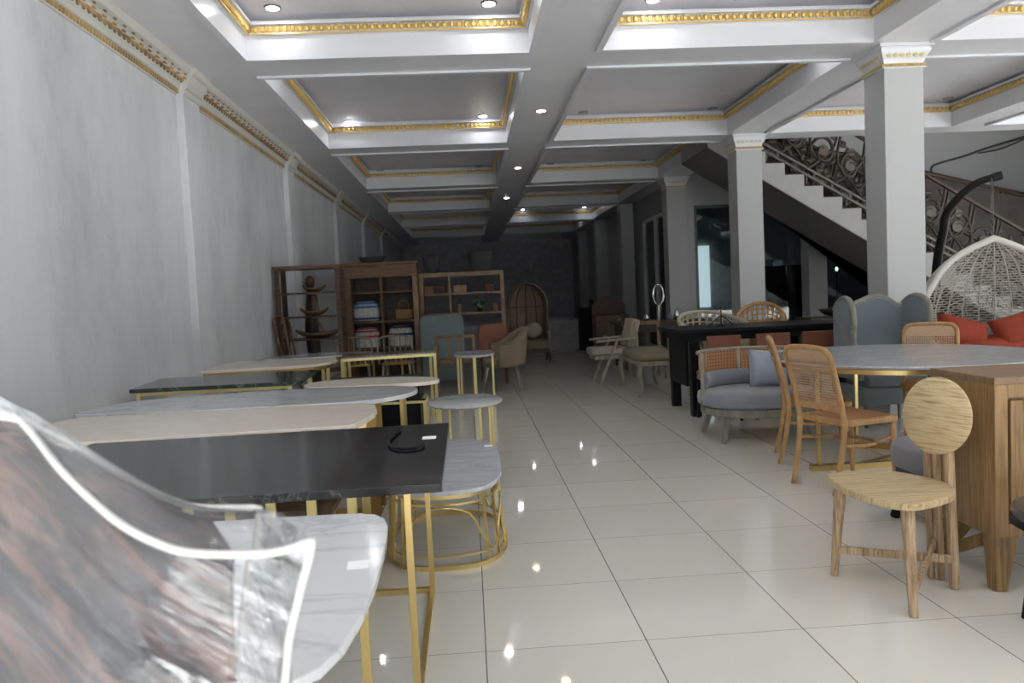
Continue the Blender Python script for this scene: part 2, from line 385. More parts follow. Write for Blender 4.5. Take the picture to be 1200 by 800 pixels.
def link(name, mb, mat, parent=None, smooth=False, bevel=0.0, world=False, subsurf=0, seg=2, solid=0.0, autos=False):
    if world and parent is not None:
        inv = Matrix.Translation(parent.location) @ parent.rotation_euler.to_matrix().to_4x4()
        bmesh.ops.transform(mb.bm, matrix=inv.inverted(), verts=mb.bm.verts[:])
    bmesh.ops.recalc_face_normals(mb.bm, faces=mb.bm.faces[:])
    me = bpy.data.meshes.new(name); mb.bm.to_mesh(me); mb.bm.free()
    me.materials.append(mat)
    if smooth:
        for p in me.polygons: p.use_smooth = True
        if smooth == 'auto':
            try: me.set_sharp_from_angle(angle=math.radians(40))
            except Exception: pass
    o = bpy.data.objects.new(name, me); COL.objects.link(o)
    if parent is not None: o.parent = parent
    if solid: md = o.modifiers.new('solid', 'SOLIDIFY'); md.thickness = solid; md.offset = 0
    if bevel: md = o.modifiers.new('bevel', 'BEVEL'); md.width = bevel; md.segments = seg; md.limit_method = 'ANGLE'; md.angle_limit = math.radians(40)
    if subsurf: md = o.modifiers.new('sub', 'SUBSURF'); md.levels = subsurf; md.render_levels = subsurf
    return o
def thing(name, label, cat, loc=(0, 0, 0), rz=0.0, group=None):
    o = bpy.data.objects.new(name, None); COL.objects.link(o); o.empty_display_size = 0.1
    o.location = loc; o.rotation_euler = (0, 0, rz); o['label'] = label; o['category'] = cat
    if group: o['group'] = group
    return o
def tag(o, label, cat, group=None):
    o['label'] = label; o['category'] = cat
    if group: o['group'] = group
    return o
def struct(name, mb, mat, parent=None, **kw):
    o = link(name, mb, mat, parent, **kw)
    o['kind'] = 'structure'
    return o
def dup(root, loc, rz, label, group=None):
    r = root.copy(); COL.objects.link(r); r.location = loc; r.rotation_euler = (0, 0, rz); r['label'] = label
    if group: r['group'] = group
    for ch in list(root.children):
        c = ch.copy(); COL.objects.link(c); c.parent = r
        for g in list(ch.children):
            d = g.copy(); COL.objects.link(d); d.parent = c
    return r
R = math.radians

# ------------------------------------------------------------------ the room
XL = -2.50                      # left wall face
XR = 11.6
YSO = 10.8
YF = -1.6
YB = 30.6
ZC = kz(3.70)                   # underside of the beams
struct('floor', MB().box(-2.7, XR, YF - 0.2, YB, -0.12, 0.0), M_floor)
struct('pavement', MB().box(-16, 30, -24, YF - 0.2, -0.15, -0.03).box(XR + 0.0, 30, YF - 0.2, 20, -0.15, -0.03), M_pave)
struct('sky_blocker_opposite', MB().box(-16, 30, -12.2, -11.8, -0.1, 6.5), M_blocker)  # unseen wall added to cut low daylight from the front
struct('sky_blocker_side', MB().box(23, 23.4, -11.8, 20, -0.1, 6.0), M_blocker)  # unseen wall added to cut low daylight from the right
struct('wall_left', MB().box(XL - 0.2, XL, YF, YB, 0, kz(4.3)), M_wall)
struct('wall_back', MB().box(XL, 4.3, YB, YB + 0.2, 0, kz(4.3)), M_wallD)
# raised dark platform at the far end
struct('trim_1', MB().box(XL + 0.02, 3.75, 23.3, YB - 0.01, 0, 0.42), M_wallD)
struct('wall_right', MB().box(XR, XR + 0.2, YSO, 22, 0, 6.2).box(XR, XR + 0.2, YF, YSO, 3.3, 6.2), M_wallR)
struct('trim_3', MB().box(XR, XR + 0.2, YF, YF + 0.3, 0, 3.3).box(XR, XR + 0.2, 3.0, 3.3, 0, 3.3), M_column)
M_cornice = plain('cornice_paint', (0.60, 0.59, 0.55), 0.5)
# pilasters on left wall
for i, y in enumerate((3.5, 7.9, 12.3, 16.7, 21.1, 25.5)):
    m = MB().box(XL, XL + 0.07, y * K, (y + 0.46) * K, 0, ZC - 0.08)
    struct('trim_%d' % (10 + i), m, M_wall, bevel=0.004)
    ya_, yb_ = y * K - 0.004, (y + 0.46) * K + 0.004
    prof = [(0.07, -0.237), (0.085, -0.237), (0.09, -0.19), (0.11, -0.185), (0.115, -0.15), (0.15, -0.075), (0.18, -0.06), (0.19, -0.03), (0.19, -0.001), (0.07, -0.001)]
    n = len(prof); v = [(XL + a, ya_, ZC + b) for a, b in prof] + [(XL + a, yb_, ZC + b) for a, b in prof]
    m = MB()._faces(v, [tuple(range(n)), tuple(reversed(range(n, 2 * n)))] + [(j, n + j, n + (j + 1) % n, (j + 1) % n) for j in range(n)])
    struct('trim_%d' % (20 + i), m, M_cornice)
# left wall cornice with gilded frieze
m = MB()
prof = [(0, -0.235), (0.018, -0.235), (0.022, -0.19), (0.045, -0.185), (0.05, -0.15), (0.10, -0.075), (0.145, -0.06), (0.16, -0.03), (0.16, 0), (0, 0)]
n = len(prof)
v = [(XL + a, YF, ZC + b) for a, b in prof] + [(XL + a, YB, ZC + b) for a, b in prof]
m._faces(v, [tuple(range(n)), tuple(reversed(range(n, 2 * n)))] + [(i, n + i, n + (i + 1) % n, (i + 1) % n) for i in range(n)])
cornice = struct('trim_2', m, M_cornice)
m = MB(); y = 0.5
while y < 24:
    m.box(XL + 0.02, XL + 0.036, y, y + 0.022, ZC - 0.225, ZC - 0.192); y += 0.045
link('dentil_band', m, plain('dull_gilt', (0.48, 0.33, 0.15), 0.5, 0.2, var=0.4, vscale=2), cornice)
m = MB(); m2 = MB(); y = 0.5; q = 0
rot = Matrix.Rotation(R(-52), 3, 'Y')
while y < 24:
    sgn = 1 if q % 2 else -1
    m.ell((XL + 0.08, y, ZC - 0.112), (0.014, 0.034, 0.026), 6, 4, rot)
    m.ell((XL + 0.092, y + 0.036, ZC - 0.10 + 0.012 * sgn), (0.010, 0.020, 0.030), 6, 4, rot)
    m2.ell((XL + 0.072, y + 0.018, ZC - 0.128), (0.010, 0.02, 0.010), 6, 4, rot)
    if q % 2: m2.ell((XL + 0.12, y, ZC - 0.072), (0.010, 0.028, 0.008), 6, 4, rot)
    y += 0.075; q += 1
link('leaf_scroll', m, plain('aged_gilt', (0.38, 0.22, 0.09), 0.5, 0.2, var=0.6, vscale=5), cornice)
link('leaf_scroll', m2, plain('dull_green_gilt', (0.20, 0.19, 0.12), 0.5, 0.2), cornice)

# ceiling: beams, panels, coffers
Xc = [(-2.04, 0.74), (1.42, 4.23), (4.87, 7.89), (8.50, 11.3)]
Yc = [(-0.5, 3.30), (3.92, 7.70), (8.31, 12.10), (12.70, 16.5), (17.1, 20.9), (21.5, 25.3), (25.9, 29.7), (30.3, 33.6)]
z0, z1 = ZC, kz(4.3)
m = MB()
YE = YB + 0.1
m.box(XL, Xc[0][0] * K, YF, YE, z0, z1)
m.box(Xc[0][1] * K, Xc[1][0] * K, YF, YE, z0, z1)
m.box(Xc[1][1] * K, Xc[2][0] * K, YF, YE, z0, z1)
m.box(Xc[2][1] * K, Xc[3][0] * K, YF, 12.7 * K, z0, z1)
m.box(Xc[3][1] * K, XR, YF, 12.7 * K, z0, z1)
for ci, (xa, xb) in enumerate(Xc):
    last = YF / K
    ys = Yc if ci < 2 else Yc[:3]
    for (ya, yb) in ys:
        m.box(xa * K, xb * K, last * K, ya * K, z0, z1); last = yb
    end = YE if ci < 2 else 12.7 * K
    if end > last * K: m.box(xa * K, xb * K, last * K, end, z0, z1)
ceil = struct('ceiling', m, M_beam)
m = MB(); m.box(XL, 4.87 * K, YF, YE, kz(4.06), kz(4.3) + 0.1); m.box(4.87 * K, XR, YF, 12.7 * K, kz(4.06), kz(4.3) + 0.1)
struct('ceiling_panel', m, M_panel, ceil)
def ring(m, x0, x1, y0, y1, a, b, za, zb):
    # rectangular frame between offsets a (outer, + = outward) and b (inner)
    m.box(x0 - a, x1 + a, y0 - a, y0 - b, za, zb); m.box(x0 - a, x1 + a, y1 + b, y1 + a, za, zb)
    m.box(x0 - a, x0 - b, y0 - b, y1 + b, za, zb); m.box(x1 + b, x1 + a, y0 - b, y1 + b, za, zb)
ti = 40
for ci, (xa, xb) in enumerate(Xc):
    ys = Yc if ci < 2 else Yc[:3]
    for yi, (ya, yb) in enumerate(ys):
        x0, x1, y0, y1 = xa * K, xb * K, ya * K, yb * K
        m = MB()
        ring(m, x0, x1, y0, y1, 0.035, 0.0, ZC - 0.022, ZC - 0.001)
        ring(m, x0, x1, y0, y1, 0.0, -0.022, ZC - 0.022, kz(3.90))
        ring(m, x0, x1, y0, y1, 0.0, -0.045, kz(3.90), kz(3.915))
        ring(m, x0, x1, y0, y1, 0.0, -0.055, kz(3.915), kz(3.985))
        ring(m, x0, x1, y0, y1, 0.0, -0.100, kz(3.985), kz(4.01))
        t = struct('trim_%d' % ti, m, M_white); ti += 1
        if ci == 3: continue
        m = MB(); sp = 0.062; zz = kz(3.952)
        for (p, q) in (((x0 + 0.065, y0 + 0.065), (x1 - 0.065, y0 + 0.065)), ((x0 + 0.065, y1 - 0.065), (x1 - 0.065, y1 - 0.065)), ((x0 + 0.065, y0 + 0.065), (x0 + 0.065, y1 - 0.065)), ((x1 - 0.065, y0 + 0.065), (x1 - 0.065, y1 - 0.065))):
            L = math.hypot(q[0] - p[0], q[1] - p[1]); k = int(L / sp)
            for i in range(k + 1):
                f = i / k; cx = p[0] + (q[0] - p[0]) * f; cy = p[1] + (q[1] - p[1]) * f
                m.ell((cx, cy, zz), (0.024, 0.024, 0.030), 6, 4)
                if i < k: m.ell((cx + (q[0] - p[0]) / k / 2, cy + (q[1] - p[1]) / k / 2, zz - 0.004), (0.011, 0.011, 0.022), 4, 3)
        ring(m, x0, x1, y0, y1, -0.050, -0.068, kz(3.902), kz(3.913))
        link('gilt_beading', m, M_gilt, t)

# columns
def column(x0, x1, y0, y1, cap=True):
    m = MB().box(x0, x1, y0, y1, 0, ZC - 0.05)
    c = struct('column', m, M_column, bevel=0.006)
    if cap:
        m = MB()
        for a, za, zb in ((0.045, 0.05, 0.0), (0.07, 0.03, 0.0)):
            m.box(x0 - a, x1 + a, y0 - a, y1 + a, ZC - za, ZC - zb - 0.001)
        # flared bell
        v = []
        for a, z in ((0.0, ZC - 0.175), (0.012, ZC - 0.135), (0.045, ZC - 0.075), (0.052, ZC - 0.05)):
            v += [(x0 - a, y0 - a, z), (x1 + a, y0 - a, z), (x1 + a, y1 + a, z), (x0 - a, y1 + a, z)]
        f = []
        for k in range(3):
            for i in range(4): f.append((k * 4 + i, k * 4 + (i + 1) % 4, k * 4 + 4 + (i + 1) % 4, k * 4 + 4 + i))
        m._faces(v, f + [(3, 2, 1, 0), (12, 13, 14, 15)])
        m.box(x0 - 0.022, x1 + 0.022, y0 - 0.022, y1 + 0.022, ZC - 0.215, ZC - 0.205)
        link('capital', m, M_white, c)
        m = MB(); g = MB()
        nx = 14
        for i in range(nx + 1):
            f_ = i / nx
            for (px, py) in ((x0 + (x1 - x0) * f_, y0 - 0.012), (x0 - 0.012, y0 + (y1 - y0) * f_), (x1 + 0.012, y0 + (y1 - y0) * f_)):
                m.box(px - 0.007, px + 0.007, py - 0.007, py + 0.007, ZC - 0.20, ZC - 0.175)
        nx = 6
        for i in range(nx):
            f_ = (i + 0.5) / nx
            for (px, py, rr) in ((x0 + (x1 - x0) * f_, y0 - 0.032, (0.028, 0.010, 0.020)), (x0 - 0.032, y0 + (y1 - y0) * f_, (0.010, 0.028, 0.020))):
                g.ell((px, py, ZC - 0.105), rr, 8, 4)
                g.ell((px, py, ZC - 0.078), (rr[0] * 0.6, rr[1] * 1.3, 0.010), 8, 4)
        link('dentil_band', m, M_gilt, c); link('leaf_ornament', g, M_cream if y0 > 8 else plain('pale_gilt', (0.62, 0.52, 0.25), 0.45), c)
    return c
column(4.40 * K, 4.82 * K, 7.85 * K, 8.26 * K)
column(4.40 * K, 4.82 * K, 12.25 * K, 12.66 * K)
column(4.40 * K, 4.82 * K, 16.60 * K, 17.0 * K)
column(4.25 * K, 4.60 * K, 20.9 * K, 21.3 * K, False)
column(4.30 * K, 4.72 * K, 25.3 * K, 25.7 * K, False)
column(4.36 * K, 4.75 * K, 29.7 * K, 30.1 * K, False)
column(4.40 * K, 4.82 * K, -0.9 * K, -0.5 * K, False)
column(7.39 * K, 7.79 * K, 16.3 * K, 16.7 * K, False)

# wall facing the aisle on the right beyond the third column, with glazed opening
yw = 17.0 * K
m = MB()
xw = 4.72 * K
m.box(xw, xw + 0.12, yw, 17.7 * K, 0, ZC); m.box(xw, xw + 0.12, 17.7 * K, 20.3 * K, kz(3.1), ZC); m.box(xw, xw + 0.12, 20.3 * K, YB, 0, ZC)
struct('wall_aisle', m, M_wallR)
m = MB(); ring(m, 0, 1, 0, 1, 0, 0, 0, 0)
m = MB()
for (a, b) in ((17.7, 17.78), (18.95, 19.05), (20.22, 20.3)): m.box(xw - 0.02, xw + 0.1, a * K, b * K, 0, kz(3.1))
m.box(xw - 0.02, xw + 0.1, 17.78 * K, 18.95 * K, kz(3.02), kz(3.1)); m.box(xw - 0.02, xw + 0.1, 19.05 * K, 20.22 * K, kz(3.02), kz(3.1))
w1 = struct('window_1', m, M_white); link('window_pane', MB().box(xw + 0.03, xw + 0.04, 17.78 * K, 20.22 * K, 0.02, kz(3.02)), M_glass, w1)
# partition facing the street, glazed below
m = MB(); yp = 16.8 * K
m.box(4.82 * K, 5.05 * K, yp, yp + 0.15, 0, 6.2)
m.box(5.05 * K, XR, yp, yp + 0.15, kz(3.09), 6.2)
struct('wall_partition', m, M_column)
m = MB()
for x in (5.05, 6.2, 7.8, 9.4, 11.0, 12.6): m.box(x * K, (x + 0.06) * K, yp + 0.02, yp + 0.10, 0, kz(3.09))
m.box(5.05 * K, 12.66 * K, yp + 0.02, yp + 0.10, kz(3.03), kz(3.09))
w2 = struct('window_2', m, plain('dark_frame', (0.12, 0.14, 0.15), 0.4)); link('window_pane', MB().box(5.07 * K, 12.6 * K, yp + 0.05, yp + 0.06, 0.01, kz(3.04)), M_glass, w2)
# inner room behind the glass
m = MB()
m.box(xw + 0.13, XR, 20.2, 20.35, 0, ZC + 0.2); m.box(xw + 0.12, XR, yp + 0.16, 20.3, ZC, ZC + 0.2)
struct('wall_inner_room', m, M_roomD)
m = MB().box(6.15, 6.42, 20.1, 20.19, 0.75, kz(2.5)); w3 = struct('window_3', m, M_daywin)
# stairwell top and back
struct('ceiling_stairwell', MB().box(4.87 * K, XR, 12.7 * K, yp, 6.0, 6.2), M_wallR)
struct('wall_stairwell', MB().box(4.75 * K, 4.87 * K, 12.7 * K, yp, z1 + 0.11, 6.0), M_wallR)
struct('wall_stairwell_front', MB().box(4.87 * K, XR, 12.58 * K, 12.7 * K, z1 + 0.11, 6.0), M_wallR)

# staircase
ys0, ys1 = 12.9 * K, 14.5 * K
pts = []
for k in range(-3, 16):
    X = 5.139 + 0.33 * k; Z = 3.328 - 0.203 * k
    pts.append((X * K, kz(Z))); pts.append(((X + 0.33) * K, kz(Z)))
xe = pts[-1][0]; ze = pts[-1][1]
def zb(x): return kz(3.084 - 0.615 * (x / K - 5.054))
xlo = 5.054 + 3.084 / 0.615
xz = (pts[0][0])
und = []
x = xe
bottom = [(xe, 0.0), (9.35 * K, 0.0)]
bottom += [(9.35 * K, zb(9.35 * K)), (xz, zb(xz))]
m = MB().prismxz([(p[0], p[1]) for p in pts] + bottom, ys0, ys1)
bmesh.ops.triangulate(m.bm, faces=m.bm.faces[:])
st = struct('staircase', m, M_stair)
m = MB()
for k in range(-3, 16):
    X = 5.139 + 0.33 * k; Z = 3.328 - 0.203 * k
    m.box(X * K + 0.002, (X + 0.33) * K + 0.012, ys0 + 0.03, ys1 - 0.03, kz(Z) + 0.001, kz(Z) + 0.018)
link('stair_tread', m, M_brownw, st)
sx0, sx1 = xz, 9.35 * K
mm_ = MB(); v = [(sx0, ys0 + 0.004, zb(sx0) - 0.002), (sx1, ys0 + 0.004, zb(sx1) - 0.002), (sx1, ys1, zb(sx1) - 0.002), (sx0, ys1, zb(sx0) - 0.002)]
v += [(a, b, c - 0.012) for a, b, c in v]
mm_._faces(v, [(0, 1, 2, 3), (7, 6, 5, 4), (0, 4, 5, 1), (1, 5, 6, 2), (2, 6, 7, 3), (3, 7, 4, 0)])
link('stair_soffit', mm_, plain('soffit_dark_grey', (0.13, 0.125, 0.12), 0.6), st)  # underside set to a darker grey than the stair body
# brown flank of the upper flight behind, with dark sloped handrail
def lineX(a, b, n): return [a + (b - a) * i / (n - 1) for i in range(n)]
yf = 14.9 * K
pA = (6.6 * K, kz(3.93)); pB = (12.9 * K, kz(2.35))
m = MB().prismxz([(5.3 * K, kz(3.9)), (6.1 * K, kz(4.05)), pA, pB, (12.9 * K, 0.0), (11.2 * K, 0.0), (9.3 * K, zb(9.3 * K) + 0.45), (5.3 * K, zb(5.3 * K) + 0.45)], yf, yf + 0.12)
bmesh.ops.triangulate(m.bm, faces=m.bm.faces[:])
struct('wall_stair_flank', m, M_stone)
hr = thing('wooden_handrail', 'dark sloping handrail on the brown flank of the upper stair flight', 'handrail', (6.1 * K, yf - 0.05, kz(4.05)))
link('rail', MB().tube([(6.1 * K, yf - 0.06, kz(4.05) + 0.03), (pA[0], yf - 0.06, pA[1] + 0.03), (pB[0], yf - 0.06, pB[1] + 0.03)], 0.04, n=10), M_dkw, hr, smooth=True, world=True)
for f in (0.05, 0.35, 0.65, 0.95):
    m = MB(); x = pA[0] + (pB[0] - pA[0]) * f; z = pA[1] + (pB[1] - pA[1]) * f
    m.cyl((x, yf - 0.06, z + 0.03), (x, yf + 0.01, z - 0.02), 0.015, n=8)
    link('bracket', m, M_blackm, hr, world=True)

def railing(name, label, yy, zoff, x_start, x_end):
    t = thing(name, label, 'railing', (x_start, yy, kz(3.64 - 0.585 * (x_start / K - 5.06)) + zoff))
    def zl(x): return kz(3.60 - 0.592 * (x / K - 5.06)) + zoff
    a, b = x_start, x_end
    for dz, nm, r in ((0.0, 'bottom_rail', 0.017), (0.105, 'bottom_rail', 0.017)):
        link(nm, MB().bar((a, yy, zl(a) + dz), (b, yy, zl(b) + dz), 2 * r, 2 * r), M_ironL, t, world=True)
    link('handrail', MB().bar((a, yy, zl(a) + 1.04), (b, yy, zl(b) + 1.04), 0.06, 0.045), M_dkw, t, world=True, bevel=0.01)
    x = a + 0.1
    while x < b:
        link('spacer', MB().bar((x, yy, zl(x) + 0.0), (x, yy, zl(x) + 0.105), 0.03, 0.02), M_ironL, t, world=True); x += 0.28
    x = a + 0.2
    while x < b:
        link('baluster_foot', MB().bar((x, yy, zl(x) - 0.13), (x, yy, zl(x)), 0.02, 0.02), M_ironL, t, world=True); x += 0.62
    x = a + 0.25; k = 0
    while x < b - 0.1:
        m = MB(); d = MB(); zc = zl(x) + 0.5
        sg = 1 if k % 2 else -1
        P = []
        for i in range(26):
            an = i / 25 * 2.6 * PI; rr = 0.26 * (1 - i / 25 * 0.8)
            P.append((x + sg * rr * math.cos(an) * 0.8, yy, zc + rr * math.sin(an)))
        m.tube(P, 0.026, n=6)
        m.tube([(x - 0.26, yy, zl(x - 0.26) + 0.11), (x - 0.1, yy + 0.01, zc - 0.15), (x + 0.16, yy, zc + 0.05), (x + 0.24, yy, zl(x + 0.24) + 1.0)], 0.022, n=6, smooth=5)
        m.tube([(x + 0.2, yy, zl(x + 0.2) + 0.11), (x + 0.02, yy + 0.02, zc - 0.22), (x - 0.2, yy, zc + 0.1), (x - 0.12, yy, zl(x - 0.12) + 1.0)], 0.020, n=6, smooth=5)
        for q in range(12):
            an = random.uniform(0, 2 * PI); rr = random.uniform(0.12, 0.42)
            m.ell((x + rr * math.cos(an), yy, zc + rr * math.sin(an)), (0.065, 0.014, 0.034), 8, 4, Matrix.Rotation(an, 3, 'Y'))
        s = link('scroll_panel', m, M_iron, t, world=True, smooth=True)
        d.cyl((x, yy - 0.02, zc + 0.02), (x, yy + 0.02, zc + 0.02), 0.085, n=18)
        if k % 2: d.cyl((x + 0.02, yy - 0.02, zc + 0.22), (x + 0.02, yy + 0.02, zc + 0.22), 0.06, n=18)
        o = link('medallion', d, M_medal, s)
        bmm = o.data
        for vv in bmm.vertices: vv.co = vv.co - t.location
        x += 0.42; k += 1
    return t
railing('stair_railing', 'near wrought iron railing of scrolls and round medallions on the open stair side', ys0 + 0.05, 0.0, 4.95 * K, 9.9 * K)
railing('stair_railing', 'far wrought iron scroll railing behind the first, on the stair wall side', ys1 - 0.06, 0.05, 5.1 * K, 9.9 * K)
# cable on the stairwell wall
yq = yp - 0.03
m = MB()
m.tube([(9.36, yq, 3.36), (9.41, yq, 3.50), (10.01, yq, 3.65), (10.37, yq, 3.76), (10.64, yq, 3.83), (11.55, yq, 4.06)], 0.020, n=6, smooth=4)
m.tube([(10.3, yq - 0.03, 3.70), (10.64, yq - 0.03, 3.74), (11.0, yq - 0.03, 3.84), (11.55, yq - 0.03, 4.08)], 0.014, n=6, smooth=4)
tag(link('wall_cable', m, M_cable, smooth=True), 'dark cable bundle clipped across the grey wall above the stairs', 'cable')

wl = thing('wall_lamp', 'small glowing lamp inside the dark room behind the glass partition', 'lamp', (8.15, 16.6, 1.55))
link('globe', MB().ell((0, 0, 0), (0.035, 0.035, 0.05), 12, 8), emit('globe_glow', (0.9, 0.97, 1.0), 1.2), wl, smooth=True)
link('stand', MB().cyl((0, 0, -1.55), (0, 0, -0.07), 0.012, n=8), M_blackm, wl); link('base', MB().lathe([(0.10, -1.55), (0.10, -1.53), (0.02, -1.52)], n=20), M_blackm, wl)
for x_, y_, l_ in ((6.4, 17.2, 'added unseen ceiling light inside the glazed room behind the stairs, nearer the aisle'), (8.8, 17.2, 'added unseen ceiling light inside the glazed room behind the stairs, farther right')):  # unseen lamps added to lift the dark room behind the glass
    t = thing('ceiling_light', l_, 'ceiling light', (x_, y_, ZC))
    link('lamp_ring', MB().lathe([(0.10, -0.03), (0.12, -0.03), (0.12, 0.0), (0.10, 0.0)], n=24), M_lampring, t); link('lamp_lens', MB().lathe([(0.09, -0.036), (0.10, -0.031)], n=24), emit('added_room_lamp', (0.85, 0.95, 1.0), 9.0), t)
# downlights
def downlight(x, y, z, mat, label, group):
    t = thing('ceiling_light', label, 'ceiling light', (x, y, z), 0, group)
    link('lamp_ring', MB().lathe([(0.058, -0.012), (0.068, -0.012), (0.07, 0.0), (0.058, 0.0)], n=24), M_lampring, t, smooth='auto')
    link('lamp_lens', MB().lathe([(0.044, -0.0155), (0.052, -0.0125)], n=24), mat, t)
zp = kz(4.06)
spots = [
 (-1.67, 7.37, 1, 'lit white downlight in the nearest left ceiling coffer, left one of the pair'),
 (0.33, 7.40, 1, 'lit white downlight in the nearest left ceiling coffer, right one of the pair'),
 (-1.67, 11.98, 1, 'lit white downlight in the second left coffer from the front, on its wall side'),
 (0.36, 11.9, 1, 'lit white downlight in the second left coffer from the front, beside the central beam'),
 (1.90, 11.9, 0, 'dim unlit downlight in the second right coffer, beside the central beam'),
 (3.94, 11.95, 0, 'dim unlit downlight in the second right coffer, on the column side'),
 (7.64, 11.8, 0, 'dim downlight in the coffer right of the nearest column'),
 (-1.72, 16.47, 0, 'small unlit downlight in the third left coffer, on its wall side'),
 (0.36, 16.47, 0, 'small unlit downlight in the third left coffer, beside the central beam'),
 (1.89, 16.5, 0, 'small unlit downlight in the third right coffer, beside the central beam'),
 (3.89, 16.5, 0, 'small unlit downlight in the third right coffer, on the column side'),
 (3.89, 21.1, 2, 'small lit downlight far down the right coffers, near the white bright trim'),
]
hid = 'lit downlight at the street-side edge of the second coffer row, hidden by a beam'
DIM = emit('lamp_dim', (0.9, 0.92, 1.0), 22.0)
for xx, yy, lab in ((1.9, 25.0, 'tiny lit downlight far down the right coffers, beside the central beam'), (3.9, 25.0, 'tiny lit downlight far down the right coffers, near the far columns'), (-1.7, 27.9, 'added farthest lit downlight near the left wall, brightening the last trim'), (0.4, 27.9, 'added farthest lit downlight left of the central beam'), (3.9, 27.9, 'added farthest lit downlight on the column side')): spots.append((xx, yy, 2, lab))  # the farthest three are added to brighten the back wall
for yy in (8.66,):
    for xx in (-1.67, 0.36, 1.90, 3.90): spots.append((xx, yy, 1, hid))
spots.append((1.90, 7.42, 1, 'added unseen lit downlight in the nearest right coffer, just above the top of the photo'))  # unseen lamp added to brighten the columns' left faces
for yy in (3.0,):
    for xx in (-1.67, 0.36, 1.90, 3.94, 5.25, 7.5):
        spots.append((xx, yy, 1, 'added unseen lit downlight in the ceiling coffers above the entrance'))  # unseen lamp row added as fill for the room
for x, y, on, lab in spots:
    y2 = min(y, 999)
    downlight(x * K, y2 * K, zp, (M_lampoff, M_lampon, DIM)[on], lab, 'downlights in the ceiling coffers')
for x, y, on, lab in ((1.07, 10.16, 1, 'warm lit downlight in the central ceiling beam, nearest of that row'), (1.055, 14.59, 1, 'warm lit downlight in the central ceiling beam, second of that row'), (1.06, 19.0, 0, 'small downlight in the central ceiling beam, third of that row')):
    downlight(x * K, y * K, ZC, M_lampwarm if on else M_lampon, lab, 'downlights along the central beam')

# ------------------------------------------------------------------ right side furniture
# oak chair with round back (built in place)
ch = thing('round_back_chair', 'pale oak chair with a round disc back and slim rear posts, right foreground', 'chair', (1.75, 3.03, 0))
seat_pts = [(1.539,3.262), (1.590,3.303), (1.696,3.321), (1.827,3.287), (1.903,3.185), (1.938,3.076), (1.925,2.970), (1.875,2.885), (1.797,2.828), (1.700,2.785), (1.631,2.775), (1.570,2.825), (1.528,2.925), (1.512,3.08)]
link('seat', MB().prism(smooth2(seat_pts), 0.420, 0.450), M_oaktop, ch, world=True, bevel=0.006)
def tleg(root, name, p0, p1, r0, r1, mat, n=10, **kw):
    return link(name, MB().tube([p0, p1], (r0, r1), n=n), mat, root, world=True, smooth='auto', **kw)
tleg(ch, 'leg', (1.649, 2.797, 0), (1.652, 2.835, 0.425), 0.016, 0.026, M_oakleg)
tleg(ch, 'leg', (1.562, 3.262, 0), (1.580, 3.225, 0.425), 0.016, 0.026, M_oakleg)
posts = [((1.964, 3.03, 0), (1.944, 3.03, 0.60)), ((1.969, 3.13, 0), (1.952, 3.13, 0.62)), ((1.946, 3.16, 0), (1.933, 3.165, 0.60))]
link('rear_post', MB().bar(posts[0][0], posts[0][1], 0.030, 0.034, up=(1, 0, 0)), M_oakleg, ch, world=True, bevel=0.006)
for p in posts[1:]:
    link('rear_post', MB().bar(p[0], p[1], 0.024, 0.026, up=(1, 0, 0)), M_oakleg, ch, world=True, bevel=0.006)
link('stretcher', MB().bar((1.566, 3.255, 0.12), (1.962, 3.016, 0.13), 0.018, 0.034), M_oakleg, ch, world=True, bevel=0.004)
link('stretcher', MB().bar((1.652, 2.803, 0.09), (1.965, 3.16, 0.165), 0.018, 0.034), M_oakleg, ch, world=True, bevel=0.004)
az = R(199)
disc = link('backrest', MB().lathe([(0.02, -0.013), (0.150, -0.013), (0.160, -0.005), (0.160, 0.005), (0.150, 0.013), (0.02, 0.013)], n=56), M_oakdisc, ch, smooth='auto')
nrm = Vector((math.cos(az), math.sin(az), 0.12)).normalized()
disc.location = Vector((1.912, 3.06, 0.727)) - Vector(ch.location)
zax = nrm; xax = Vector((0, 0, 1)).cross(zax).normalized(); yax = zax.cross(xax)
disc.rotation_euler = Matrix((xax, yax, zax)).transposed().to_euler()
# oak grain of the disc runs across: rotate pattern through object axes
# sideboard
sb = thing('sideboard', 'teak sideboard with panelled doors and tapered legs, behind the round-back chair', 'sideboard', (2.08, 2.94, 0))
X0, X1, Y0, Y1, Z0, Z1 = 2.08, 3.45, 2.94, 3.37, 0.235, 0.888
m = MB(); m.box(X0, X1, Y0 + 0.02, Y1, Z0, Z1 - 0.03)
link('body', m, M_teak, sb, world=True, bevel=0.004)
link('top', MB().box(X0, X1, Y0, Y1, Z1 - 0.03, Z1), M_teaktop, sb, world=True, bevel=0.003)
m = MB(); m.box(X0, X0 + 0.055, Y0, Y0 + 0.02, Z0, Z1 - 0.03); m.box(X1 - 0.055, X1, Y0, Y0 + 0.02, Z0, Z1 - 0.03)
m.box(X0 + 0.055, X1 - 0.055, Y0, Y0 + 0.02, Z0, Z0 + 0.055); m.box(X0 + 0.055, X1 - 0.055, Y0, Y0 + 0.02, Z1 - 0.085, Z1 - 0.03)
link('front_frame', m, M_oak if False else M_teak, sb, world=True, bevel=0.003)
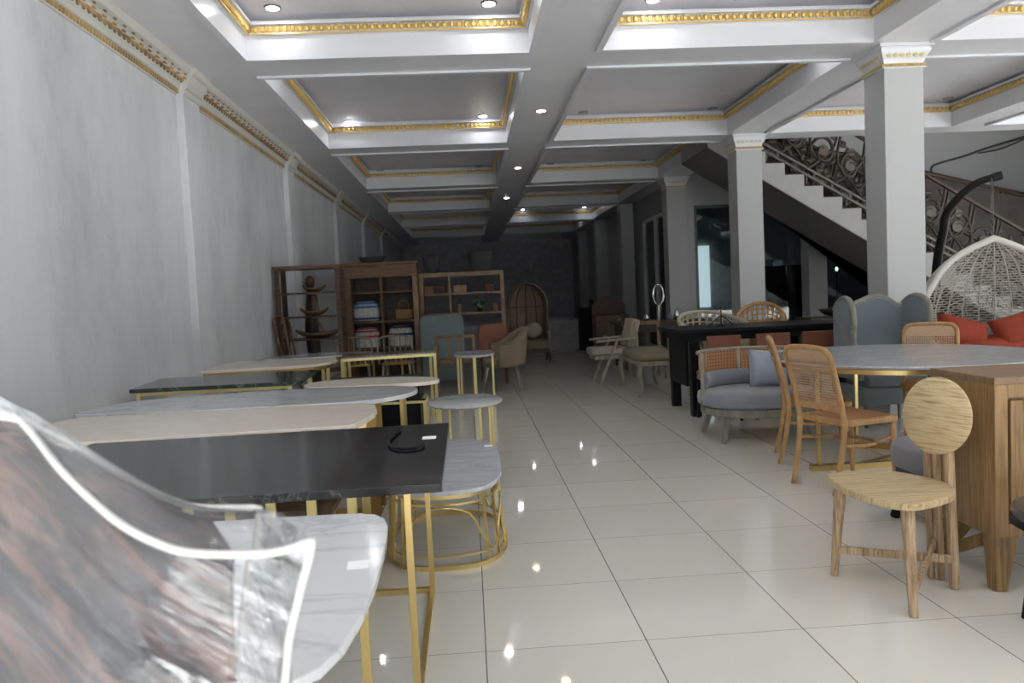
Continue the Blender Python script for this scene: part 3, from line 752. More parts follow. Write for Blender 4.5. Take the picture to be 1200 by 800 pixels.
for a, b in ((X0 + 0.065, X0 + 0.48), (X0 + 0.49, X0 + 0.88), (X0 + 0.89, X1 - 0.065)):
    m = MB(); za, zb2 = Z0 + 0.065, Z1 - 0.095
    m.box(a, a + 0.05, Y0 - 0.004, Y0 + 0.018, za, zb2); m.box(b - 0.05, b, Y0 - 0.004, Y0 + 0.018, za, zb2)
    m.box(a + 0.05, b - 0.05, Y0 - 0.004, Y0 + 0.018, za, za + 0.05); m.box(a + 0.05, b - 0.05, Y0 - 0.004, Y0 + 0.018, zb2 - 0.05, zb2)
    m.box(a + 0.05, b - 0.05, Y0 + 0.006, Y0 + 0.018, za + 0.05, zb2 - 0.05)
    d = link('door', m, M_teak, sb, world=True, bevel=0.003)
    k = MB().lathe([(0.006, 0), (0.006, 0.012), (0.013, 0.016), (0.013, 0.024), (0.004, 0.028)], n=14)
    bmesh.ops.rotate(k.bm, verts=k.bm.verts[:], matrix=Matrix.Rotation(R(90), 3, 'X'))
    bmesh.ops.translate(k.bm, verts=k.bm.verts[:], vec=Vector((b - 0.025, Y0 - 0.003, 0.56)) - Vector(sb.location))
    link('knob', k, M_goldd, d)
for lx, ly, dx, dy in ((X0 + 0.07, Y0 + 0.07, -0.03, -0.02), (X1 - 0.1, Y0 + 0.07, 0.05, -0.02), (X0 + 0.10, Y1 - 0.07, -0.06, 0.10), (X1 - 0.1, Y1 - 0.07, 0.05, 0.08)):
    link('leg', MB().bar((lx, ly, Z0), (lx + dx, ly + dy, 0), 0.10, 0.085, up=(0, 1, 0), w1=0.052, h1=0.052), M_teak, sb, world=True, bevel=0.004)
link('brace', MB().bar((X0 + 0.12, Y0 + 0.12, Z0 - 0.02), (X0 + 0.07, Y1 - 0.04, 0.06), 0.035, 0.05), M_teak, sb, world=True, bevel=0.003)
# small dark stool at right edge
stl = thing('round_stool', 'dark brown round stool at the right edge, in front of the sideboard', 'stool', (2.16, 2.58, 0))
link('seat', MB().lathe([(0.19, 0.405), (0.222, 0.41), (0.226, 0.43), (0.222, 0.45), (0.20, 0.456), (0.02, 0.458)], n=44), M_darkl, stl, smooth='auto')
link('seat_rim', MB().lathe([(0.19, 0.385), (0.228, 0.385), (0.229, 0.412), (0.19, 0.412)], n=44), M_black, stl, smooth='auto')
for a in (40, 130, 235, 310):
    link('leg', MB().tube([(0.14 * math.cos(R(a)), 0.14 * math.sin(R(a)), 0.39), (0.19 * math.cos(R(a)), 0.19 * math.sin(R(a)), 0)], (0.016, 0.011)), M_black, stl, smooth=True)
o = link('price_sticker', MB().box(-0.155, -0.10, 0.045, 0.085, 0.4575, 0.4592), M_paper, stl); o['label'] = 'white price sticker'

# cane dining chair
def cane_chair(loc, rz, label, group):
    t = thing('cane_chair', label, 'chair', loc, rz, group)
    # local: faces +X, rear at x=-0.21
    link('seat', MB().prism(rrect(-0.20, 0.22, -0.215, 0.215, 0.05), 0.415, 0.450), M_honey, t, bevel=0.006)
    link('seat_panel', MB().prism(rrect(-0.165, 0.185, -0.18, 0.18, 0.03), 0.449, 0.4535), M_honeyseat, t)
    def bk(z):   # x position of the sabre stile at height z
        if z < 0.43: return -0.205 - 0.075 * ((0.43 - z) / 0.43) ** 1.6
        return -0.205 - 0.115 * ((z - 0.43) / 0.47) ** 1.25
    yy = 0.198
    for s in (-1, 1):
        P = [(bk(z), s * (yy - (0.012 * (0.43 - z) / 0.43)), z) for z in (0, 0.08, 0.17, 0.27, 0.37, 0.44)]
        link('leg', MB().tube(P, (0.0145, 0.019), n=10, smooth=3), M_honey, t, smooth=True)
    P = [(bk(z), -yy, z) for z in (0.44, 0.55, 0.66, 0.77, 0.835)] + [(bk(0.875), -yy + 0.018, 0.875), (bk(0.895), -yy + 0.06, 0.895)]
    P += [(bk(0.90) , 0, 0.902)] + [(a, -b, c) for a, b, c in reversed(P)]
    link('back_frame', MB().tube(P, 0.0175, n=10, smooth=4, flat=1.0), M_honey, t, smooth=True)
    link('back_rail', MB().bar((bk(0.52), -yy, 0.52), (bk(0.52), yy, 0.52), 0.018, 0.035), M_honey, t, bevel=0.004)
    def f(u, v):
        z = 0.53 + (0.885 - 0.53) * v; w = yy - 0.008
        if z > 0.85: w -= (z - 0.85) * 0.9
        return (bk(z), (2 * u - 1) * w, z)
    # panel object rotated so that its own X/Z axes carry the weave
    m = MB().grid(lambda u, v: (f(u, v)[1], -f(u, v)[0], f(u, v)[2]) if f(u, v)[2] < 0.80 else (f(u, v)[1], -f(u, v)[0], min(f(u, v)[2], 0.80)), 10, 10)
    o = link('cane_panel', m, M_cane, t); o.rotation_euler = (0, 0, R(90))
    def g(u, v):
        z = 0.798 + 0.09 * v; w = yy - 0.006
        if z > 0.85: w -= (z - 0.85) * 0.9
        return (bk(z), (2 * u - 1) * w, z)
    link('cane_band', MB().grid(g, 8, 4), M_canetop, t, solid=0.004)
    for s in (-1, 1):
        link('leg', MB().tube([(0.185, s * 0.175, 0.42), (0.190, s * 0.178, 0.2), (0.205, s * 0.182, 0)], (0.021, 0.013), n=10, smooth=3), M_honey, t, smooth=True)
    P = [(-0.225, -0.19, 0.30), (-0.05, -0.186, 0.285), (0.10, -0.13, 0.275), (0.155, 0, 0.27), (0.10, 0.13, 0.275), (-0.05, 0.186, 0.285), (-0.225, 0.19, 0.30)]
    link('stretcher', MB().tube(P, 0.0115, n=8, smooth=5), M_honey, t, smooth=True)
    for s in (-1, 1):
        link('stretcher', MB().tube([(0.188, s * 0.176, 0.32), (0.07, s * 0.155, 0.277)], 0.010, n=8), M_honey, t, smooth=True)
    return t
gC = 'cane-backed dining chairs around the round marble table'
ca = cane_chair((2.375, 4.735, 0), R(16), 'honey wood chair with a cane back seen from behind, front left of the marble table', gC)
dup(ca, (2.52, 5.49, 0), R(-18), 'honey wood cane chair seen nearly edge-on, between the grey loveseat and marble table', gC)
dup(ca, (3.72, 6.02, 0), R(238), 'cane-backed chair on the far side of the marble table, before the orange cushions', gC)

# round marble dining table
dt = thing('dining_table', 'round grey marble dining table with gold rim and slim gold legs', 'table', (3.13, 5.40, 0))
link('tabletop', MB().lathe([(0.05, 0.722), (0.88, 0.722), (0.905, 0.732), (0.91, 0.742), (0.905, 0.75), (0.05, 0.75)], n=96), M_mgrey, dt, smooth='auto')
link('rim', MB().lathe([(0.80, 0.692), (0.868, 0.692), (0.868, 0.7215), (0.80, 0.7215)], n=96), M_gold, dt, smooth='auto')
for (x, y) in ((2.36, 5.12), (2.97, 5.78), (3.88, 5.12), (3.60, 5.70)):
    link('leg', MB().bar((x, y, 0.0), (x, y, 0.70), 0.022), M_gold, dt, world=True)
link('foot_bar', MB().bar((2.30, 5.12, 0.02), (3.92, 5.12, 0.02), 0.05, 0.04), M_gold, dt, world=True)
link('foot_bar', MB().bar((2.95, 5.80, 0.02), (3.85, 5.145, 0.02), 0.05, 0.038), M_goldd, dt, world=True)
link('foot_bar', MB().bar((3.62, 5.72, 0.02), (2.75, 5.145, 0.02), 0.05, 0.036), M_goldd, dt, world=True)

# round grey loveseat with cane back
def cushion(m, c, rx, ry, z0, z1, p=2.3, n=48):
    cx, cy = c
    for k, (f, z) in enumerate(((0.90, z0), (0.985, z0 + 0.015), (1.0, (z0 + z1) / 2), (0.985, z1 - 0.02), (0.93, z1 - 0.004), (0.6, z1 + 0.004), (0.02, z1 + 0.006))):
        ring_ = [m.bm.verts.new((x, y, z)) for x, y in ellipse(cx, cy, rx * f, ry * f, n, p)]
        if k:
            for i in range(n): m.bm.faces.new((prev[i], prev[(i + 1) % n], ring_[(i + 1) % n], ring_[i]))
        else: m.bm.faces.new(list(reversed(ring_)))
        prev = ring_
    m.bm.faces.new(prev)
    return m
lv = thing('loveseat', 'round grey velvet loveseat with cane back and pale wooden frame', 'loveseat', (2.43, 6.45, 0))
link('seat_cushion', cushion(MB(), (0, 0), 0.49, 0.42, 0.285, 0.41), M_greyfab, lv, smooth=True)
link('seat_frame', MB().prism(ellipse(0, 0, 0.465, 0.40, 56, 2.3), 0.215, 0.283), M_greenwood, lv, bevel=0.012)
for a in ((-0.36, -0.24), (0.36, -0.24), (-0.36, 0.26), (0.36, 0.26)):
    link('leg', MB().bar((a[0] * 0.92, a[1] * 0.9, 0.22), (a[0] * 1.06, a[1] * 1.12, 0), 0.055, 0.06, up=(0, 1, 0), w1=0.038, h1=0.042), M_greenwood, lv, bevel=0.006)
def lvb(an, z, r=1.0): return (0.48 * r * math.cos(an), 0.02 + 0.40 * r * math.sin(an), z)
arc = [R(a) for a in range(-8, 189, 7)]
link('back_rail', MB().tube([lvb(a, 0.73) for a in arc], 0.016, n=8), M_wash, lv, smooth=True)
link('back_rail', MB().tube([lvb(a, 0.52) for a in arc], 0.012, n=8), M_wash, lv, smooth=True)
for a in (-8, 45, 90, 135, 188):
    link('back_post', MB().tube([lvb(R(a), 0.25), lvb(R(a), 0.735)], 0.016, n=8), M_wash, lv, smooth=True)
link('cane_panel', MB().grid(lambda u, v: lvb(R(-8 + 196 * u), 0.52 + 0.205 * v, 0.985), 40, 4), M_cane2, lv, smooth=True)
link('back_cushion', MB().grid(lambda u, v: lvb(R(10 + 160 * u), 0.42 + 0.12 * v, 0.90 - 0.05 * math.sin(PI * v)), 30, 6), M_greyfab, lv, solid=0.05, smooth=True)
mt = Matrix.Rotation(R(-16), 3, 'X') @ Matrix.Rotation(R(4), 3, 'Y')
pl = link('throw_pillow', MB().pillow((0, 0, 0), 0.35, 0.33, 0.13, mt), M_lilac, None, smooth=True)
pl.location = (2.565, 6.50, 0.575); tag(pl, 'square lilac grey throw pillow leaning on the grey loveseat', 'pillow')

# round grey pouf between chairs and sideboard
M_pouf = plain('dusky_grey_velvet', (0.17, 0.165, 0.18), 0.9, sheen=0.2)
pf = thing('pouf', 'round dark grey upholstered pouf partly hidden behind the round-back chair', 'pouf', (2.63, 3.93, 0))
link('cushion', cushion(MB(), (0, 0), 0.37, 0.33, 0.27, 0.41), M_pouf, pf, smooth=True)
link('base', cushion(MB(), (0, 0), 0.35, 0.31, 0.14, 0.268), plain('charcoal_velvet', (0.13, 0.125, 0.135), 0.9), pf, smooth=True)
for a in ((-0.33, 0.07), (0.25, -0.2), (-0.2, 0.22), (0.22, 0.22)):
    link('leg', MB().bar((a[0] * 0.95, a[1], 0.15), (a[0] * 1.12, a[1] * 1.1, 0), 0.05, 0.05, up=(0, 1, 0), w1=0.035, h1=0.035), M_blackm, pf, bevel=0.004)

# wingback armchair
wg = thing('wingback_chair', 'blue-grey wingback armchair with scalloped top and grey-green wooden trim', 'armchair', (3.69, 6.72, 0))
top = [(-0.32, 1.04), (-0.24, 1.035), (-0.12, 1.08), (0.0, 1.125), (0.07, 1.132), (0.16, 1.10), (0.24, 1.045), (0.32, 1.04)]
tp = catmull([Vector((a, 0, b)) for a, b in top], 4)
pts = [(-0.32, 0.42)] + [(0.32, 0.42)] + [(p.x, p.z) for p in reversed(tp)]
m = MB().prismxz(pts, 0.13, 0.22); link('backrest', m, M_bluefab, wg, bevel=0.02)
link('crest_trim', MB().tube([(p.x, 0.165, p.z + 0.012) for p in tp], 0.026, n=8), M_greenwood, wg, smooth=True)
for s in (-1, 1):
    # wing panel: stands forward of the back, rounded ear on top
    prof = [(0.02, 0.42), (0.02, 1.02), (-0.04, 1.075), (-0.14, 1.118), (-0.26, 1.115), (-0.35, 1.05), (-0.375, 0.93), (-0.355, 0.78), (-0.35, 0.66), (-0.42, 0.62), (-0.44, 0.58), (-0.44, 0.42)]
    P3 = catmull([Vector((a, b, 0)) for a, b in prof[1:8]], 4)
    PP = [(prof[0][0], prof[0][1])] + [(p.x, p.y) for p in P3] + prof[8:]
    mm = MB(); n = len(PP); xo = 0.315 * s
    def wx(yv, zv): return xo + s * (0.03 * min(1, max(0, -yv / 0.35)) * min(1, max(0, (zv - 0.5) / 0.3)) + 0.0)
    v = [(wx(a, b) - 0.025, 0.18 + a, b) for a, b in PP] + [(wx(a, b) + 0.025, 0.18 + a, b) for a, b in PP]
    mm._faces(v, [tuple(range(n)), tuple(reversed(range(n, 2 * n)))] + [(i, n + i, n + (i + 1) % n, (i + 1) % n) for i in range(n)])
    link('wing', mm, M_bluefab, wg, bevel=0.01)
    tr = catmull([Vector((wx(a, b), 0.18 + a - 0.005, b + 0.012)) for a, b in prof[1:9]], 4)
    link('wing_trim', MB().tube(tr, 0.028, n=8), M_greenwood, wg, smooth=True)
link('seat_cushion', MB().prism(rrect(-0.285, 0.285, -0.28, 0.12, 0.06), 0.36, 0.47), M_bluefab, wg, bevel=0.03, seg=3)
link('seat_base', MB().prism(rrect(-0.33, 0.33, -0.26, 0.20, 0.04), 0.20, 0.358), M_bluefab, wg, bevel=0.02)
for x in (-0.25, 0.25):
    for y in (-0.2, 0.15):
        link('leg', MB().tube([(x, y, 0.21), (x * 1.04, y * 1.06, 0.1), (x * 1.0, y, 0.0)], (0.028, 0.014), n=8, smooth=3), M_greenwood, wg, smooth=True)

# hanging cocoon chair
hc = thing('hanging_chair', 'white woven hanging cocoon chair on a chain, with a thick rope rim', 'hanging chair', (5.10, 7.35, 0))
half = [(0.0, 1.64), (0.19, 1.567), (0.32, 1.506), (0.45, 1.422), (0.555, 1.311), (0.625, 1.207), (0.71, 1.071), (0.76, 0.93), (0.75, 0.77), (0.66, 0.62), (0.48, 0.52), (0.25, 0.475), (0.0, 0.465)]
def hw(z):
    for (a, b), (c, d) in zip(half, half[1:]):
        if d <= z <= b: return a + (c - a) * (b - z) / (b - d + 1e-9)
    return 0
yr = -0.15
rim = [Vector((-a, yr, b)) for a, b in half] + [Vector((a, yr, b)) for a, b in reversed(half[1:-1])]
sm = catmull([Vector((a, yr, b)) for a, b in half], 4)
rimp = [Vector((-p.x, p.y, p.z)) for p in sm] + [Vector((p.x, p.y, p.z)) for p in reversed(sm[1:-1])]
link('rim', MB().tube(rimp, 0.032, closed=True, n=10), M_rope, hc, smooth=True)
def shell(th, z):   # th 0..pi from left rim round the back to right rim
    w = hw(z); return Vector((-w * math.cos(th), yr + w * 0.80 * math.sin(th), z))
m = MB()
for i in range(1, 15):
    th = PI * i / 15
    m.tube([shell(th, 1.635 - 1.165 * j / 40) for j in range(41)], 0.0075, n=5)
link('rib', m, M_rope, hc, smooth=True)
m = MB(); nz = 44
for j in range(nz):
    z = 1.60 - 1.12 * j / (nz - 1)
    if hw(z) < 0.03: continue
    P = [shell(PI * i / 44, z + 0.004 * (1 if (i + j) % 2 else -1)) + Vector((0, 0.006 * (1 if (i + j) % 2 else -1), 0)) for i in range(45)]
    m.tube(P, 0.0055, n=4)
rnd = random.Random(3)
for j in range(nz - 1):
    z = 1.60 - 1.12 * j / (nz - 1); dz = 1.12 / (nz - 1)
    w = hw(z)
    cnt = max(4, int(w * 115))
    for i in range(cnt):
        if rnd.random() < 0.42:
            th = PI * (i + 0.5 + 0.5 * (j % 2)) / cnt
            if th >= PI: continue
            a = shell(th, z); b = shell(min(PI, th + 0.008), max(0.47, z - dz))
            m.bar(a, b, 0.015, 0.006)
link('woven_shell', m, M_weave, hc)
m = MB(); A = Vector((0.03, yr + 0.02, 1.66)); k = 0; z = 1.66
while z < 2.17:
    P = []
    for i in range(10):
        a = 2 * PI * i / 10
        if k % 2: P.append((0.013 * math.cos(a), yr + 0.02, z + 0.024 * math.sin(a)))
        else: P.append((0.0, yr + 0.02 + 0.013 * math.cos(a), z + 0.024 * math.sin(a)))
    m.tube(P, 0.005, closed=True, n=5); z += 0.034; k += 1
link('chain', m, M_chain, hc, smooth=True)
P = [(0.02, 0.88, 0.02), (0.02, 0.88, 0.6), (-0.05, 0.72, 1.15), (-0.17, 0.47, 1.50), (-0.18, 0.36, 1.75), (-0.21, 0.25, 1.93), (-0.17, 0.10, 2.08), (-0.08, -0.03, 2.19), (0.05, -0.13, 2.235)]
link('stand', MB().tube(P, [0.045, 0.045, 0.045, 0.045, 0.044, 0.04, 0.038, 0.035, 0.032], n=12, smooth=6), M_blackm, hc, smooth=True)
link('stand_cap', MB().cyl((0.02, -0.12, 2.225), (0.085, -0.15, 2.24), 0.042, n=12), M_blackm, hc)
link('hook', MB().tube([(0, yr + 0.02, 2.22), (0, yr + 0.02, 2.17)], 0.008, n=6), M_chain, hc)
bp = [(0.62 * math.cos(2 * PI * i / 36), 0.42 + 0.55 * math.sin(2 * PI * i / 36), 0.025) for i in range(36)]
link('stand_base', MB().tube(bp, 0.025, closed=True, n=8), M_blackm, hc, smooth=True)
mt = Matrix.Rotation(R(28), 3, 'X')
for (c, w, h, t_, rx, ry, lab) in (((4.86, 7.33, 0.735), 0.54, 0.30, 0.20, 24, 16, 'orange cushion slumped at the left inside the hanging chair'), ((5.42, 7.28, 0.75), 0.56, 0.32, 0.20, 24, -14, 'orange cushion leaning at the right inside the hanging chair'), ((5.12, 7.32, 0.57), 0.95, 0.34, 0.22, 78, 0, 'wide orange seat cushion lying in the bottom of the hanging chair')):
    o = link('orange_cushion', MB().pillow((0, 0, 0), w, h, t_, Matrix.Rotation(R(ry), 3, 'Y') @ Matrix.Rotation(R(-rx), 3, 'X')), M_orange, None, smooth=True)
    o.location = c; tag(o, lab, 'cushion', 'orange cushions in the hanging chair')

# black counter table with rust chairs
bt = thing('counter_table', 'long black counter-height table behind the grey loveseat', 'table', (3.1, 7.95, 0))
link('tabletop', MB().box(2.08, 4.05 - 0.25, 7.52, 8.42, 0.845, 0.88), M_black, bt, world=True, bevel=0.004)
link('apron', MB().box(2.16, 3.74, 7.58, 8.36, 0.76, 0.844), M_black, bt, world=True)
for (x, y) in ((2.20, 7.56), (3.70, 7.56), (2.20, 8.30), (3.70, 8.30)):
    link('leg', MB().box(x, x + 0.09, y, y + 0.09, 0, 0.77), M_black, bt, world=True)
link('side_panel', MB().box(2.17, 2.20, 7.66, 8.30, 0.30, 0.77), M_black, bt, world=True)
def rust_chair(x, y, label):
    t = thing('leather_chair', label, 'chair', (x, y, 0), 0, 'rust leather chairs along the black table')
    link('backrest', MB().prism(rrect(-0.165, 0.165, -0.03, 0.0, 0.008, 3), 0.40, 0.83), M_rust, t, bevel=0.008)
    link('seat', MB().prism(rrect(-0.17, 0.17, 0.0, 0.345, 0.02, 4), 0.42, 0.47), M_rust, t, bevel=0.01)
    for sx in (-0.15, 0.15):
        for sy in (0.02, 0.32):
            link('leg', MB().bar((sx, sy, 0.42), (sx * 1.1, sy, 0), 0.024), M_blackm, t)
    return t
r0 = rust_chair(2.405, 7.19, 'rust leather chair at the left end of the black table, behind the loveseat')
dup(r0, (2.885, 7.19, 0), 0, 'rust leather chair at the middle of the black table, behind the pillow')
dup(r0, (3.335, 7.19, 0), 0, 'rust leather chair at the right of the black table, beside the wingback')
# black candle holder on the table
cd = thing('candle_holder', 'small black branching candle holder standing on the black table', 'candle holder', (2.66, 8.0, 0.88))
link('stem', MB().tube([(0, 0, 0), (0.0, 0, 0.1), (0.005, 0, 0.2)], 0.007, n=6), M_black, cd, smooth=True)
link('base', MB().lathe([(0.05, 0), (0.05, 0.008), (0.01, 0.014)], n=20), M_black, cd)
m = MB()
for s in (-1, 1):
    m.tube([(0, 0, 0.11), (s * 0.05, 0, 0.08), (s * 0.10, 0, 0.03), (s * 0.13, 0, 0.006)], 0.006, n=6, smooth=3)
    m.tube([(0, 0, 0.19), (s * 0.04, 0, 0.17), (s * 0.06, 0, 0.2)], 0.005, n=6, smooth=3)
link('arm', m, M_black, cd, smooth=True)

# woven barrel chairs behind
def barrel(loc, rz, label, name, mat, r, z_arm, z_top, legm, cat='chair'):
    t = thing(name, label, cat, loc, rz)
    # opens towards local -Y
    def top(an): # an: 0 front, pi back
        return z_arm + (z_top - z_arm) * (0.5 - 0.5 * math.cos(an)) ** 1.3
    N_ = 44
    A = [R(38) + (2 * PI - R(76)) * i / N_ for i in range(N_ + 1)]
    pos = lambda an, rr, z: (rr * math.sin(an), -rr * math.cos(an), z)
    link('rim', MB().tube([pos(a, r, top(a)) for a in A], 0.022, n=8), mat, t, smooth=True)
    m = MB()
    for i in range(0, N_ + 1):
        a = A[i]; b = A[min(N_, i + 2)] if i % 2 else A[max(0, i - 2)]
        m.tube([pos(b, r * 0.86, 0.44), pos((a + b) / 2, r * 0.97, (0.44 + top(a)) / 2), pos(a, r, top(a))], 0.009, n=5)
    link('lattice', m, mat, t, smooth=True)
    m = MB()
    for f in (0.78, 0.88):
        m.tube([pos(a, r * (0.86 + 0.14 * f), 0.44 + (top(a) - 0.44) * f) for a in A], 0.008, n=5)
    link('lattice_band', m, mat, t, smooth=True)
    link('seat', MB().lathe([(r * 0.8, 0.38), (r * 0.88, 0.40), (r * 0.88, 0.44), (r * 0.8, 0.46), (0.02, 0.465)], n=32), mat, t, smooth='auto')
    for a in (45, 135, 225, 315):
        link('leg', MB().tube([(r * 0.62 * math.cos(R(a)), r * 0.62 * math.sin(R(a)), 0.39), (r * 0.8 * math.cos(R(a)), r * 0.8 * math.sin(R(a)), 0)], (0.018, 0.012)), legm, t, smooth=True)
    return t
M_cw = plain('cream_rattan', (0.50, 0.45, 0.33), 0.6, var=0.1, vscale=30)
barrel((2.86, 8.88, 0), R(10), 'cream woven barrel chair behind the left end of the black table', 'woven_barrel_chair', M_cw, 0.40, 0.78, 1.0, M_cw)
bc = barrel((3.60, 9.35, 0), R(-25), 'orange-tan rattan barrel chair behind the black table, beside the second column', 'rattan_barrel_chair', M_rattan, 0.29, 0.72, 1.06, M_rattan)
link('back_panel', MB().grid(lambda u, v: (0.285 * math.sin(R(60 + 240 * u)), -0.285 * math.cos(R(60 + 240 * u)), 0.45 + 0.40 * v), 24, 3), M_rattan, bc, solid=0.006, smooth=True)
# dark console with bowl under the stairs
dc = thing('console_table', 'dark wooden console table under the stairs, behind the black table', 'table', (4.9, 9.7, 0))
link('tabletop', MB().box(4.30, 5.35, 9.45, 9.95, 0.80, 0.84), M_dkw, dc, world=True)
link('drawer_box', MB().box(4.34, 5.31, 9.48, 9.92, 0.62, 0.80), M_dkw, dc, world=True)
for x in (4.33, 5.26):
    for y in (9.47, 9.87): link('leg', MB().box(x, x + 0.06, y, y + 0.06, 0, 0.63), M_dkw, dc, world=True)
tag(link('wooden_bowl', MB().lathe([(0.05, 0.0), (0.14, 0.03), (0.21, 0.10), (0.20, 0.10), (0.12, 0.04), (0.02, 0.02)], c=(4.72, 9.68, 0.84), n=28), M_dkw, smooth=True), 'dark wooden bowl on the console table under the stairs', 'bowl')
tr = link('display_tray', MB().prism(rrect(-0.2, 0.2, -0.12, 0.12, 0.05), 0, 0.025), M_greenwood, None, bevel=0.008); tr.location = (5.08, 9.72, 0.841)
tag(tr, 'grey oval tray on the console table under the stairs', 'tray')
# black cabinet at the glass partition
bk_ = thing('black_cabinet', 'tall black cabinet behind the glass partition under the stairs', 'cabinet', (6.15, 15.6, 0))
link('body', MB().box(6.10, 6.98, 15.50, 15.90, 0, 1.66), M_black, bk_, world=True, bevel=0.005)
for a, b in ((6.11, 6.535), (6.545, 6.97)):
    d = link('door', MB().box(a, b, 15.475, 15.50, 0.05, 1.64), M_black, bk_, world=True, bevel=0.004)
    h = MB().box(6.51 if a < 6.3 else 6.56, 6.52 if a < 6.3 else 6.57, 15.45, 15.475, 0.9, 1.05)
    for v_ in h.bm.verts: v_.co -= Vector(bk_.location)
    link('handle', h, M_silver, d)

# ------------------------------------------------------------------ middle right
# upholstered bench
bn = thing('bench', 'olive beige upholstered bench with carved pale cabriole legs, in the middle aisle', 'bench', (2.27, 9.75, 0))
m = MB(); cushion(m, (0, 0), 0.255, 0.60, 0.42, 0.50, p=6)
bmesh.ops.translate(m.bm, verts=[v for v in m.bm.verts if v.co.z > 0.495], vec=(0, 0, 0.03))
link('seat', m, M_beige, bn, smooth=True)
link('seat_rail', MB().prism(rrect(-0.25, 0.25, -0.595, 0.595, 0.04), 0.375, 0.425), M_wash, bn, bevel=0.006)
for sx in (-1, 1):
    for sy in (-1, 1):
        x, y = 0.225 * sx, 0.56 * sy
        link('leg', MB().tube([(x, y, 0.40), (x + 0.02 * sx, y + 0.02 * sy, 0.28), (x - 0.01 * sx, y, 0.12), (x + 0.0 * sx, y + 0.0 * sy, 0.05), (x + 0.03 * sx, y + 0.03 * sy, 0.0)], [0.032, 0.030, 0.018, 0.014, 0.02], n=8, smooth=4), M_wash, bn, smooth=True)
# angled armchair facing left
ac = thing('lounge_chair', 'cream cushioned lounge chair with slanted pale wood legs beyond the bench', 'armchair', (2.05, 10.95, 0))
link('seat_cushion', MB().prism(rrect(-0.36, 0.18, -0.26, 0.26, 0.05), 0.40, 0.50), M_beige2, ac, bevel=0.03, seg=3)
link('seat_frame', MB().prism(rrect(-0.32, 0.18, -0.25, 0.25, 0.02), 0.34, 0.395), M_wash, ac, bevel=0.005)
m = MB(); m.prism(rrect(-0.06, 0.06, -0.26, 0.26, 0.03), 0, 0.40)
o = link('back_cushion', m, M_beige2, ac, bevel=0.03, seg=3); o.location = (0.20, 0, 0.50); o.rotation_euler = (0, R(14), 0)
for s in (-1, 1):
    link('armrest', MB().bar((-0.30, s * 0.30, 0.60), (0.30, s * 0.30, 0.63), 0.05, 0.03), M_wash, ac, bevel=0.008)
    link('leg', MB().bar((0.0, s * 0.30, 0.60), (-0.26, s * 0.30, 0), 0.035, 0.045, up=(0, 1, 0)), M_wash, ac, bevel=0.006)
    link('leg', MB().bar((0.27, s * 0.29, 0.86), (0.30, s * 0.30, 0), 0.035, 0.04, up=(0, 1, 0)), M_wash, ac, bevel=0.006)
# plain wooden side chair behind bench
wc = thing('side_chair', 'plain brown wooden side chair between the lounge chair and black table', 'chair', (2.62, 11.15, 0), R(180))
link('seat', MB().prism(rrect(-0.2, 0.2, -0.2, 0.2, 0.03), 0.43, 0.46), M_tan, wc, bevel=0.005)
link('top_rail', MB().bar((-0.20, -0.2, 0.80), (0.20, -0.2, 0.80), 0.025, 0.06), M_tan, wc, bevel=0.005)
for x in (-0.19, 0.19):
    link('leg', MB().bar((x, -0.2, 0.83), (x, -0.2, 0), 0.035), M_tan, wc, bevel=0.004); link('leg', MB().bar((x, 0.18, 0.43), (x, 0.18, 0), 0.032), M_tan, wc, bevel=0.004)
# dark desk
dk = thing('wooden_desk', 'long dark brown wooden table in the middle distance under the ring sculpture', 'table', (3.1, 12.7, 0))
link('tabletop', MB().box(2.45, 3.85, 12.3, 13.3, 0.73, 0.77), M_brownw, dk, world=True, bevel=0.004)
link('apron', MB().box(2.52, 3.78, 12.36, 13.24, 0.60, 0.73), M_dkw, dk, world=True)
for x in (2.50, 3.74):
    for y in (12.35, 13.18): link('leg', MB().box(x, x + 0.07, y, y + 0.07, 0, 0.62), M_dkw, dk, world=True)
rs = thing('ring_sculpture', 'upright silver ring on a slim stand on the dark table', 'ornament', (3.18, 12.75, 0.77))
P = [(0.09 * math.cos(2 * PI * i / 28), 0, 0.43 + 0.17 * math.sin(2 * PI * i / 28)) for i in range(28)]
link('ring', MB().tube(P, 0.016, closed=True, n=8), M_silver, rs, smooth=True)
link('stem', MB().cyl((0, 0, 0.01), (0, 0, 0.265), 0.02), M_silver, rs); link('base', MB().lathe([(0.07, 0), (0.07, 0.015), (0.02, 0.02)], n=20), M_silver, rs)
labs = ['leftmost small grey vase on the dark table beside the ring sculpture', 'small round grey pot on the dark table, right beside the ring sculpture', 'taller grey jar on the dark table, second from its right end', 'small grey cup at the right end of the dark table']
for i, (x, s, h) in enumerate(((2.93, 0.8, 0.8), (3.34, 1.0, 0.8), (3.47, 0.9, 1.2), (3.64, 0.7, 0.7))):
    o = link('grey_vase', MB().lathe([(0.03, 0), (0.06 * s, 0.03), (0.065 * s, 0.07 * h), (0.03 * s, 0.12 * h), (0.035 * s, 0.14 * h)], n=20), M_greyfab if i % 2 else M_silver, None, smooth=True)
    o.location = (x, 12.6 + 0.05 * i, 0.771); tag(o, labs[i], 'vase', 'small grey vases on the dark table')
